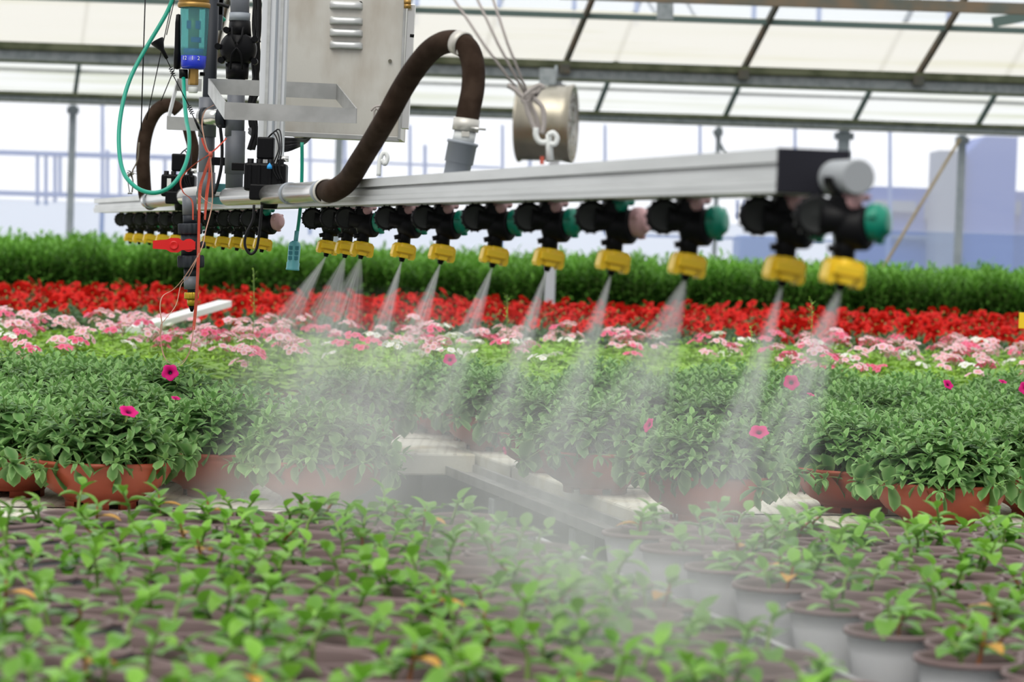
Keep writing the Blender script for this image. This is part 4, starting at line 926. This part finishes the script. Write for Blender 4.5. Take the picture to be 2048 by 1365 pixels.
t = MB(); t.tube(spline(PV(hp, [8.08, 8.12, 8.1, 8.1, 8.1, 8.1, 8.1, 8.1, 8.1, 8.1]), 6), px2m(14, 8.0), 16); t.build('tube', 'rubber', hs2)
t = MB(); t.tube(spline(PV([(372, 240), (380, 270), (386, 300), (380, 345)], 7.6), 5), px2m(12, 7.6), 14); tag(t.build('rubber_hose', 'rubber', origin=P(380, 300, 7.6)), 'dark upright hose stub behind the slim grey pipe and green loop', 'hose')
# clear/steel header pipes along the front of the beam
def along(px0, y0, Y0, dY): # point moved along the boom
    p = P(px0, y0, Y0); return p + (By / By.y) * dY
hd = thing('header_pipe', 'shiny clear header pipe clamped along the beam into the big brown hose', 'pipe', P(560, 390, 6.1))
A = P(650, 383, 5.48); B = A + (By / By.y) * 1.22; bx_, by_ = proj(B)
rp = .0215
t = MB(); t.lathe([(rp, 0), (rp, (B - A).length)], A, B - A, 32, cap1=True); t.build('tube', 'steel_bright', hd)
clampring(A + By * .03, By, rp, 'pvc_light', hd, wd=.012); clampring(A - By * .01, By, .0236, 'steel', hd, wd=.007); clampring(A + By * .40, By, rp, 'pvc_light', hd, 'ring', .012)
A2 = P(455, 391, 7.25); 
hd2 = thing('header_pipe', 'shiny clear header pipe behind the green loop, joining the smaller brown hose', 'pipe', P(310, 400, 7.5))
A = P(410, 389, 7.02); B = P(296, 401, 8.1); t = MB(); t.lathe([(px2m(17, 7.4), 0), (px2m(17, 7.4), (B - A).length)], A, B - A, 28, cap1=True, cap0=True); t.build('tube', 'steel_bright', hd2)
clampring(B + (A - B) * .08, A - B, px2m(18, 7.4), 'pvc_light', hd2, wd=.012)
clampring(B + (A - B) * .62, A - B, px2m(18, 7.4), 'pvc_light', hd2, 'ring', .012)
# solenoid valves
def solenoid(px, py, Z, s, label):
    o = thing('solenoid_valve', label, 'valve', P(px, py, Z)); q = px2m(1, Z) * s; c = P(px, py, Z)
    t = MB(); t.box(c + EZ * 0, (42 * q, .03, 28 * q), WF, .006); t.cyl(c - EZ * 28 * q + EX * 8 * q, c - EZ * 62 * q + EX * 8 * q, 22 * q, 20, 16 * q); t.box(c - EZ * 30 * q, (30 * q, .035, 16 * q), WF, .004)
    for dx in (-30, -12, 10, 30):
        t.cyl(c + EX * dx * q - EY * .02 + EZ * 10 * q, c + EX * dx * q - EY * .02 + EZ * 36 * q, 6.5 * q, 10)
        t.box(c + EX * dx * q - EY * .031, (3 * q, .003, 24 * q), WF, .001)
    t.build('body', 'black', o)
    t = MB(); t.box(c + EX * (-2) * q + EZ * 58 * q, (17 * q, .016, 22 * q), WF, .004); t.build('coil', 'black', o)
    t = MB(); t.cyl(c + EX * 26 * q + EZ * 38 * q, c + EX * 44 * q + EZ * 38 * q, 6 * q, 10); t.build('bleed_screw', 'steel_bright', o)
    for i in range(3):
        t = MB(); t.tube(spline([c + EX * q * 0 + EZ * 78 * q, c + EX * (14 + 5 * i) * q + EZ * (88 + 4 * i) * q - EY * .01, c + EX * (26 + 3 * i) * q + EZ * (58) * q - EY * .03, c + EX * (16 + 6 * i) * q + EZ * 20 * q - EY * .035, c + EX * (28 + 4 * i) * q - EZ * 6 * q - EY * .035], 5), .0016, 6); t.build('wire', 'blackcable', o)
    return o
sv = solenoid(532, 355, 6.16, 1.0, 'black solenoid valve on the header pipe at the column foot, with a blue patch')
t = MB(); c = P(539, 334, 6.11); t.lathe([(0, -.003), (.006, -.002), (.0055, .004), (.002, .009), (0, .011)], c - EZ * .002, EZ, 10); t.build('blue_patch', 'bluebit', sv)
t = MB(); t.box(P(487, 334, 6.25), (px2m(24, 6.2), .008, px2m(8, 6.2)), WF, .002); t.build('arm', 'black', sv)
solenoid(358, 372, 7.4, .80, 'black solenoid valve on the header pipe behind the bottom of the green loop')
t = MB(); t.box(P(338, 366, 7.04), (px2m(4, 7), .002, px2m(9, 7)), WF); tag(t.build('valve_label', 'white', origin=P(338, 366, 7.04)), 'small white label stuck on the left black solenoid valve', 'label')
t = MB(); t.box(P(442, 376, 6.9), (px2m(16, 6.9), .02, px2m(8, 6.9)), WF, .002); t.box(P(442, 402, 6.9), (px2m(18, 6.9), .02, px2m(7, 6.9)), WF, .002); tag(t.build('beam_joint', 'teal', origin=P(442, 390, 6.9)), 'blue-green joint plates on the beam between the two pipe risers', 'plate')
# drain assembly with red handled ball valve
dv = thing('ball_valve', 'dark PVC ball valve with red lever and brass drain tip hanging under the pipes', 'valve', P(385, 622, 6.3)); Z = 6.3
def dz(y): return P(379 + (y - 410) * .022, y, Z)
def seg(y0, y1, r0_, m, name, r1_=None, n=24):
    t = MB(); a, b = dz(y1), dz(y0); t.lathe([(px2m(r0_, Z), 0), (px2m(r0_ if r1_ is None else r1_, Z), (b - a).length)], a, b - a, n, True, True); return t.build(name, m, dv)
seg(392, 430, 14.5, 'pvc', 'pipe'); seg(429, 449, 14, 'pvc_dark', 'socket')
def nut(y0, y1, r_, m, name, n=14):
    t = MB(); a, b = dz(y1), dz(y0); L = (b - a).length; t.lathe([(px2m(r_ * .92, Z), 0), (px2m(r_, Z), L * .12), (px2m(r_, Z), L * .88), (px2m(r_ * .92, Z), L)], a, b - a, n * 4, True, True, mod=lambda aa, z: 1 + .045 * (1 if math.sin(aa * n) > 0 else -1)); return t.build(name, m, dv)
nut(447, 469, 23.5, 'pvc_dark', 'union_nut'); seg(469, 512, 19, 'pvc_dark', 'body'); nut(511, 536, 26, 'pvc_dark', 'union_nut'); seg(536, 553, 14.5, 'pvc_dark', 'socket')
seg(553, 579, 14.5, 'pvc', 'reducer', 15.2); nut(585, 598, 14, 'brass_yellow', 'brass_nut', 16); seg(578, 586, 8, 'pvc_dark', 'neck'); seg(597, 612, 8.5, 'brass_yellow', 'brass_tip', 9.5); seg(611, 624, 2.5, 'black', 'tip', 7)
t = MB(); c = dz(491); t.cyl(c - EY * .010, c - EY * .036, px2m(13, Z), 20); t.build('spindle', 'red', dv)
t = MB(); fr_ = (EX, EY, EZ); o__ = P(0, 0, 1); q = px2m(1, Z); c = P(352, 491, Z) - EY * .032
t.prism([(-42 * q, -8 * q), (-42 * q, 8 * q), (-15 * q, 11 * q), (-6 * q, 15 * q), (8 * q, 15 * q), (16 * q, 10 * q), (42 * q, 9 * q), (42 * q, -7 * q), (16 * q, -9 * q), (8 * q, -14 * q), (-6 * q, -14 * q), (-15 * q, -9 * q)], c, (EX, EY, EZ), -.006, .006)
t.lathe([(0, 0), (px2m(6, Z), .001), (px2m(9, Z), .002), (px2m(9, Z), -.004)], c - EY * .006, -EY, 20); t.build('red_lever', 'red', dv)
t = MB(); t.lathe([(px2m(5, Z), 0), (px2m(8, Z), .004), (px2m(6, Z), .012), (0, .013)], P(400, 490, Z), EX, 12); t.build('bleed_screw', 'pvc_dark', dv)
# red ribbons and twine
rbn = thing('red_ribbon', 'faded red plastic ribbons knotted on the slim grey pipe, trailing down past the red lever', 'ribbon', P(420, 310, 6.1))
def rib(pts, wd, name='strand', m='ribbon', Z=6.1):
    pth = spline(PV(pts, Z), 6); t = MB(); rows = []
    for i, p in enumerate(pth):
        a = .5 * math.sin(i * .25); n_ = Vector((math.cos(a), math.sin(a), 0)); rows.append([t.vert(p - n_ * wd - EY * .0004), t.vert(p + n_ * wd - EY * .0004), t.vert(p + n_ * wd + EY * .0004), t.vert(p - n_ * wd + EY * .0004)])
    t.ring_surf(rows, smooth=False); return t.build(name, m, rbn)
rib([(422, 312), (408, 350), (400, 380), (398, 440), (397, 500), (395, 560), (391, 620), (387, 660)], px2m(3.2, 6.1))
rib([(420, 308), (385, 332), (362, 358), (366, 384), (384, 402), (386, 440)], px2m(1.7, 6.1)); rib([(404, 276), (408, 290), (420, 306), (448, 282), (452, 276)], px2m(2.2, 6.1)); rib([(420, 312), (418, 350), (412, 390), (410, 440), (416, 380), (422, 345)], px2m(1.8, 6.1))
rib([(421, 314), (424, 360), (424, 410), (412, 460), (402, 500), (372, 550), (348, 578), (326, 592), (320, 614), (324, 650), (321, 670)], px2m(1.2, 6.1), 'twine', 'twine')
rib([(402, 500), (378, 552), (362, 570), (352, 610), (330, 640), (321, 655), (324, 700), (334, 722), (355, 728), (375, 712), (384, 680), (388, 650)], px2m(.9, 6.1), 'twine', 'twine')
rib([(387, 655), (383, 690), (374, 716), (358, 732), (338, 727), (326, 705), (318, 660)], px2m(.8, 6.12), 'twine', 'twine')
rib([(400, 384), (404, 395), (424, 408), (456, 417)], px2m(1.2, 6.1), 'twine', 'twine'); rib([(428, 210), (410, 222), (404, 250), (412, 290), (420, 308)], px2m(1.3, 6.1), 'twine', 'twine')
t = MB(); t.lathe([(0, -.006), (.0045, -.004), (.005, .001), (.003, .006), (0, .007)], P(421, 309, 6.09), EZ, 10); t.build('knot', 'ribbon', rbn)
t = MB()
for i in range(9): t.leaf(P(262, 346, 7.6), rdir(-.8, .8), .02, .005, .8, .3, .5)
t.tube(spline(PV([(262, 346), (256, 360), (259, 385)], 7.6), 4), .0015, 5); t.tube(spline(PV([(278, 285), (275, 320), (264, 345), (266, 365), (264, 385)], 7.6), 4), .0022, 5); t.box(P(260, 387, 7.6), (.006, .003, .002)); tag(t.build('wire_hook', 'rust', origin=P(262, 346, 7.6)), 'rusty wire hook tangled with twigs beside the smaller brown hose', 'hook')
# antenna (cone on springs) and suspension wires
an = thing('suction_antenna', 'black cone-shaped cup on a thin sprung wire, hanging slantwise over the green loop', 'antenna', P(330, 110, 6.3)); Z = 6.3
ax_ = (P(333, 116, Z) - P(313, 80, Z)).normalized(); t = MB(); t.lathe([(0, -.004), (px2m(13.5, Z), -.003), (px2m(14, Z), 0), (px2m(7, Z), .016), (px2m(4.5, Z), .022), (px2m(3.5, Z), .044), (0, .045)], P(315, 83, Z), ax_, 24); t.build('cup', 'black', an)
t = MB(); t.tube(PV([(333, 118), (341, 135)], Z), .0012, 6); t.tube(PV([(347, 152), (378, 212)], Z), .0012, 6); t.tube(PV([(384, 228), (390, 240)], Z), .0012, 6)
def coil(a, b, n=4, r_=.0045):
    a = P(*a, Z); b = P(*b, Z); d = (b - a).normalized(); x = d.cross(EY).normalized(); y = d.cross(x); t.tube([a + (b - a) * (i / (n * 10)) + x * r_ * math.cos(i * 2 * PI / 10) + y * r_ * math.sin(i * 2 * PI / 10) for i in range(n * 10 + 1)], .0010, 5)
coil((341, 135), (348, 152)); coil((378, 212), (385, 228)); t.tube(PV([(390, 239), (398, 258)], Z), .0028, 8); t.tube(PV([(398, 258), (410, 276)], Z), .0018, 8); t.build('sprung_wire', 'black', an)
for i, (a, b) in enumerate((((291, -20), (282, 262)), ((347, -10), (293, 240)), ((352, 130), (322, 202)), ((350, -5), (333, 70)))):
    t = MB(); t.tube(PV([a, b], 6.9), .0013 + .0004 * (i == 0), 6); tag(t.build('stay_wire', 'black', origin=P(*b, 6.9)), ['thin black stay wire hanging upright, leftmost inside the green loop', 'thin black stay wire slanting from the filter top down to the small hose', 'short black stay wire under the filter, slanting to the small hose top', 'thin black wire running from the filter top to the antenna cup'][i], 'wire')
# loose cables
def cable(pts, Z, r_, lab, m='blackcable', name='black_cable'): t = MB(); t.tube(spline(PV(pts, Z), 6), r_, 8); return tag(t.build(name, m, origin=P(*pts[len(pts) // 2], Z)), lab, 'cable')
cable([(508, 410), (506, 440), (492, 470), (490, 492), (500, 508), (512, 500), (518, 470), (524, 410)], 6.0, .0030, 'black cable hanging in a narrow loop below the column foot')
cable([(440, 250), (444, 290), (443, 330), (436, 365), (428, 388)], 6.72, .0040, 'black cable running down between the two grey risers')
cb = thing('cable_bundle', 'thick bundle of black cables running beside the column and under the cabinet', 'cables', P(520, 250, 6.75))
for i in range(10):
    t = MB(); o1, o2 = R(-9, 9), R(-6, 6); t.tube(spline(PV([(515 + o1 * .7, -20), (513 + o1, 60), (512 - o2 * 1.3, 120), (509 + o1, 180), (506 - o1, 240), (517 + o2, 290)], [6.85 + R(-.02, .05)] * 6), 6), px2m(R(2.2, 3.6), 6.8), 7); t.build('cable', 'blackcable', cb)
for i in range(7):
    t = MB(); o1 = R(-4, 4); t.tube(spline(PV([(500, 262 + o1), (530, 276 + i * 3), (565, 278 + i * 4), (592, 279 + i * 2.6), (612, 280 + i - 3), (630, 258)], [6.8, 6.66, 6.64, 6.64, 6.78, 6.9]), 6), px2m(R(2.6, 4.5), 6.7), 8); t.build('cable', 'blackcable', cb)
for i in range(4):
    t = MB(); o1 = R(-3, 3); t.tube(spline(PV([(505 + i * 5, 180), (500 + o1, 220), (508 + 2 * i, 262), (498 + 3 * i, 300)], 6.72), 5), px2m(R(3, 5), 6.7), 7); t.build('cable', 'blackcable', cb)
cable([(505, -10), (512, 30), (514, 60), (520, 85)], 6.6, .0024, 'thin black cable bowing out right of the black diaphragm valve')
cable([(434, 8), (446, 10), (458, 14)], 6.65, .0045, 'black cable crossing between the riser tops')
# ropes from the roof to the beam
rp_ = thing('suspension_rope', 'grey ropes coming from above, knotted together and hooked on the beam before the fan', 'rope', P(1098, 320, 4.15))
for a, b in (((896, -20), (1046, 195)), ((946, -20), (1052, 192)), ((980, -20), (1056, 190))): t = MB(); t.tube(PV([a, ((a[0] + b[0]) / 2 - 3, (a[1] + b[1]) / 2 + 2), b], 4.2), .0022, 7); t.build('strand', 'rope', rp_)
t = MB(); t.tube(spline(PV([(1015, 170), (1030, 180), (1050, 196), (1068, 182), (1082, 172), (1070, 192), (1050, 204), (1046, 196), (1060, 188), (1075, 186), (1060, 205), (1072, 235), (1078, 262)], 4.18), 5), .0035, 7)
t.tube(spline(PV([(1050, 200), (1056, 225), (1066, 250), (1076, 268)], 4.17), 5), .004, 7); t.tube(spline(PV([(1066, 196), (1084, 215), (1088, 245), (1084, 268)], 4.17), 5), .004, 7); t.tube(spline(PV([(1048, 192), (1062, 180), (1080, 170), (1088, 178)], 4.16), 4), .003, 7); t.build('knot', 'rope', rp_)
t = MB(); t.tube(spline(PV([(1072, 256), (1072, 272), (1080, 284), (1094, 284), (1098, 275)], 4.15), 5), .0042, 8); t.tube(spline(PV([(1096, 270), (1106, 266), (1114, 276), (1110, 288), (1100, 288)], 4.14), 5), .004, 8)
t.cyl(P(1100, 322, 4.15), P(1097, 268, 4.15), .0062, 10, .0045); t.build('hook', 'white', rp_)
t = MB(); t.box(P(1084, 321, 4.14), (.003, .002, .006)); t.build('red_tie', 'ribbon', rp_)
# ================================================================ water spray and drifting mist (real scattering volumes)
def vol_nodes(name):
    m = new_mat(name); o = N(m, 'ShaderNodeOutputMaterial'); v = N(m, 'ShaderNodeVolumePrincipled') if 0 else N(m, 'ShaderNodeVolumeScatter')
    v.inputs['Color'].default_value = (.97, .975, .98, 1); v.inputs['Anisotropy'].default_value = .15; Lk(m, v.outputs[0], o.inputs['Volume']); return m, v
def mth(m, op, a, b=None, clamp=False):
    n = N(m, 'ShaderNodeMath', operation=op); n.use_clamp = clamp
    for i, x in enumerate((a, b)):
        if x is None: continue
        if isinstance(x, (int, float)): n.inputs[i].default_value = x
        else: Lk(m, x, n.inputs[i])
    return n.outputs[0]
SPL = .37  # jet length
def jet_mat(name, ax, ay, dens, seed):
    """fan-shaped jet: local z runs down the jet, density falls with spreading and breaks into streaks"""
    m, v = vol_nodes(name); tc = N(m, 'ShaderNodeTexCoord'); sp = N(m, 'ShaderNodeSeparateXYZ'); Lk(m, tc.outputs['Object'], sp.inputs[0])
    s = mth(m, 'ADD', sp.outputs[2], .012)
    xn = mth(m, 'DIVIDE', sp.outputs[0], s); yn = mth(m, 'DIVIDE', sp.outputs[1], s)
    xa = mth(m, 'DIVIDE', xn, ax); ya = mth(m, 'DIVIDE', yn, ay)
    r2 = mth(m, 'ADD', mth(m, 'MULTIPLY', xa, xa), mth(m, 'MULTIPLY', ya, ya))
    fall = mth(m, 'SUBTRACT', 1, r2, True)
    cb = N(m, 'ShaderNodeCombineXYZ'); Lk(m, mth(m, 'MULTIPLY', xn, 22), cb.inputs[0]); Lk(m, mth(m, 'MULTIPLY', yn, 14), cb.inputs[1]); Lk(m, mth(m, 'MULTIPLY', s, 7), cb.inputs[2])
    ad = N(m, 'ShaderNodeVectorMath', operation='ADD'); Lk(m, cb.outputs[0], ad.inputs[0]); ad.inputs[1].default_value = (seed * 3.1, seed * 1.7, 0)
    nz = N(m, 'ShaderNodeTexNoise'); nz.inputs['Scale'].default_value = 1.; nz.inputs['Detail'].default_value = 2; Lk(m, ad.outputs[0], nz.inputs[0])
    nn = N(m, 'ShaderNodeMapRange'); nn.inputs[1].default_value = .34; nn.inputs[2].default_value = .68; nn.inputs[3].default_value = .12; nn.inputs[4].default_value = 1.; Lk(m, nz.outputs[0], nn.inputs[0])
    inv = mth(m, 'DIVIDE', dens * 1.75, mth(m, 'POWER', mth(m, 'ADD', s, .012), 1.4))
    tail = mth(m, 'POWER', mth(m, 'SUBTRACT', 1, mth(m, 'DIVIDE', sp.outputs[2], SPL), True), .8)
    d = mth(m, 'MULTIPLY', mth(m, 'MULTIPLY', fall, nn.outputs[0]), mth(m, 'MULTIPLY', inv, tail)); Lk(m, d, v.inputs['Density'])
    try: m.cycles.volume_step_rate = .4
    except Exception: pass
    return m
def cone_mesh(ax, ay):
    t = MB(); rings = []
    for z in (0, .02, .08, .2, SPL): rings.append([t.vert(((z + .012) * ax * math.cos(2 * PI * i / 20), (z + .012) * ay * math.sin(2 * PI * i / 20), z)) for i in range(20)])
    t.ring_surf(rings, cap0=True, cap1=True); return t
# px of nozzle: (horizontal drift per metre of fall, half-spread across, half-spread along)
jets = {1692: (-.33, .24, .16, 1.9), 1574: (-.25, .15, .12, 2.6), 1378: (-.34, .30, .16, 1.8), 1228: (-.27, .16, .12, 2.4), 1098: (-.28, .15, .12, 2.6), 988: (-.33, .17, .12, 2.4), 883: (-.33, .17, .12, 2.2),
        805: (-.26, .16, .12, 2.3), 722: (-.25, .36, .14, 1.5), 690: (-.30, .30, .14, 1.6), 652: (-.55, .20, .14, 2.0)}
for i, (px, p) in enumerate(NZ[:11]):
    drift, ax, ay, dn = jets[px]; t = cone_mesh(ax, ay); o = t.build('water_spray', jet_mat('jet_%d' % i, ax, ay, dn, i + 1), None, local=True)
    tip = p + EZ * (.089 - .107 - .020) + Bx * (-.003); o.location = tip
    zax = Vector((drift, 0, -1)).normalized(); yax = zax.cross(EX).normalized() * 1.0; xax = yax.cross(zax)
    o.rotation_euler = Matrix((xax, yax, zax)).transposed().to_euler()
    tag(o, 'fan of fine water spraying from the %s nozzle counted from the near boom end' % ORD[i + 1], 'spray', 'water sprays under the nozzles')
# ---- drifting mist sheared under the boom
m, v = vol_nodes('mist'); tc = N(m, 'ShaderNodeTexCoord'); sp = N(m, 'ShaderNodeSeparateXYZ'); Lk(m, tc.outputs['Object'], sp.inputs[0])
z = sp.outputs[2]; dz_ = mth(m, 'MULTIPLY', z, -1)
xc = mth(m, 'SUBTRACT', sp.outputs[0], mth(m, 'MULTIPLY', z, .34))
half = mth(m, 'ADD', .02, mth(m, 'MULTIPLY', dz_, .38))
q = mth(m, 'DIVIDE', mth(m, 'ABSOLUTE', xc), half); fall = mth(m, 'SUBTRACT', 1, mth(m, 'MULTIPLY', q, q), True)
mp = N(m, 'ShaderNodeMapping'); mp.inputs['Scale'].default_value = (5.5, 3.0, 2.2); Lk(m, tc.outputs['Object'], mp.inputs[0])
nz = N(m, 'ShaderNodeTexNoise'); nz.inputs['Scale'].default_value = 1; nz.inputs['Detail'].default_value = 3; Lk(m, mp.outputs[0], nz.inputs[0])
nn = N(m, 'ShaderNodeMapRange'); nn.inputs[1].default_value = .34; nn.inputs[2].default_value = .70; nn.inputs[3].default_value = .25; nn.inputs[4].default_value = 1.8; Lk(m, nz.outputs[0], nn.inputs[0])
top = N(m, 'ShaderNodeMapRange'); top.inputs[1].default_value = .06; top.inputs[2].default_value = .30; Lk(m, dz_, top.inputs[0])
e0 = N(m, 'ShaderNodeMapRange'); e0.inputs[1].default_value = 0; e0.inputs[2].default_value = .5; e0.inputs[3].default_value = 0; Lk(m, sp.outputs[1], e0.inputs[0])
e1 = N(m, 'ShaderNodeMapRange'); e1.inputs[1].default_value = 4.0; e1.inputs[2].default_value = 3.3; Lk(m, sp.outputs[1], e1.inputs[0])
gr = N(m, 'ShaderNodeMapRange'); gr.inputs[1].default_value = 0; gr.inputs[2].default_value = 3.6; gr.inputs[3].default_value = 1.9; gr.inputs[4].default_value = .75; Lk(m, sp.outputs[1], gr.inputs[0])
MIST = .72
d = mth(m, 'MULTIPLY', mth(m, 'MULTIPLY', fall, nn.outputs[0]), mth(m, 'MULTIPLY', mth(m, 'MULTIPLY', top.outputs[0], MIST), mth(m, 'MULTIPLY', mth(m, 'MULTIPLY', e0.outputs[0], gr.outputs[0]), e1.outputs[0]))); Lk(m, d, v.inputs['Density'])
m.cycles.volume_step_rate = .7
t = MB(); rings = []
for y in (0, 2, 4.0): rings.append([t.vert(x) for x in ((-.03, y, -.01), (.03, y, -.01), (-.60 * .34 + .255, y, -.60), (-.60 * .34 - .255, y, -.60))])
t.ring_surf(rings, smooth=False, cap0=True, cap1=True); mo = t.build('mist', m, None, local=True)
mo.location = BP(2.75, .065, -.02); mo.rotation_euler = (0, 0, math.atan2(By.y, By.x) - PI / 2)
tag(mo, 'pale water mist drifting down from the sprays over the bowls and white pots', 'mist', None, 'stuff')
for o in D.objects:
    if o.get('kind') is None and o.parent is None and o.type in ('MESH', 'EMPTY') and 'label' not in o: print('UNLABELLED', o.name)
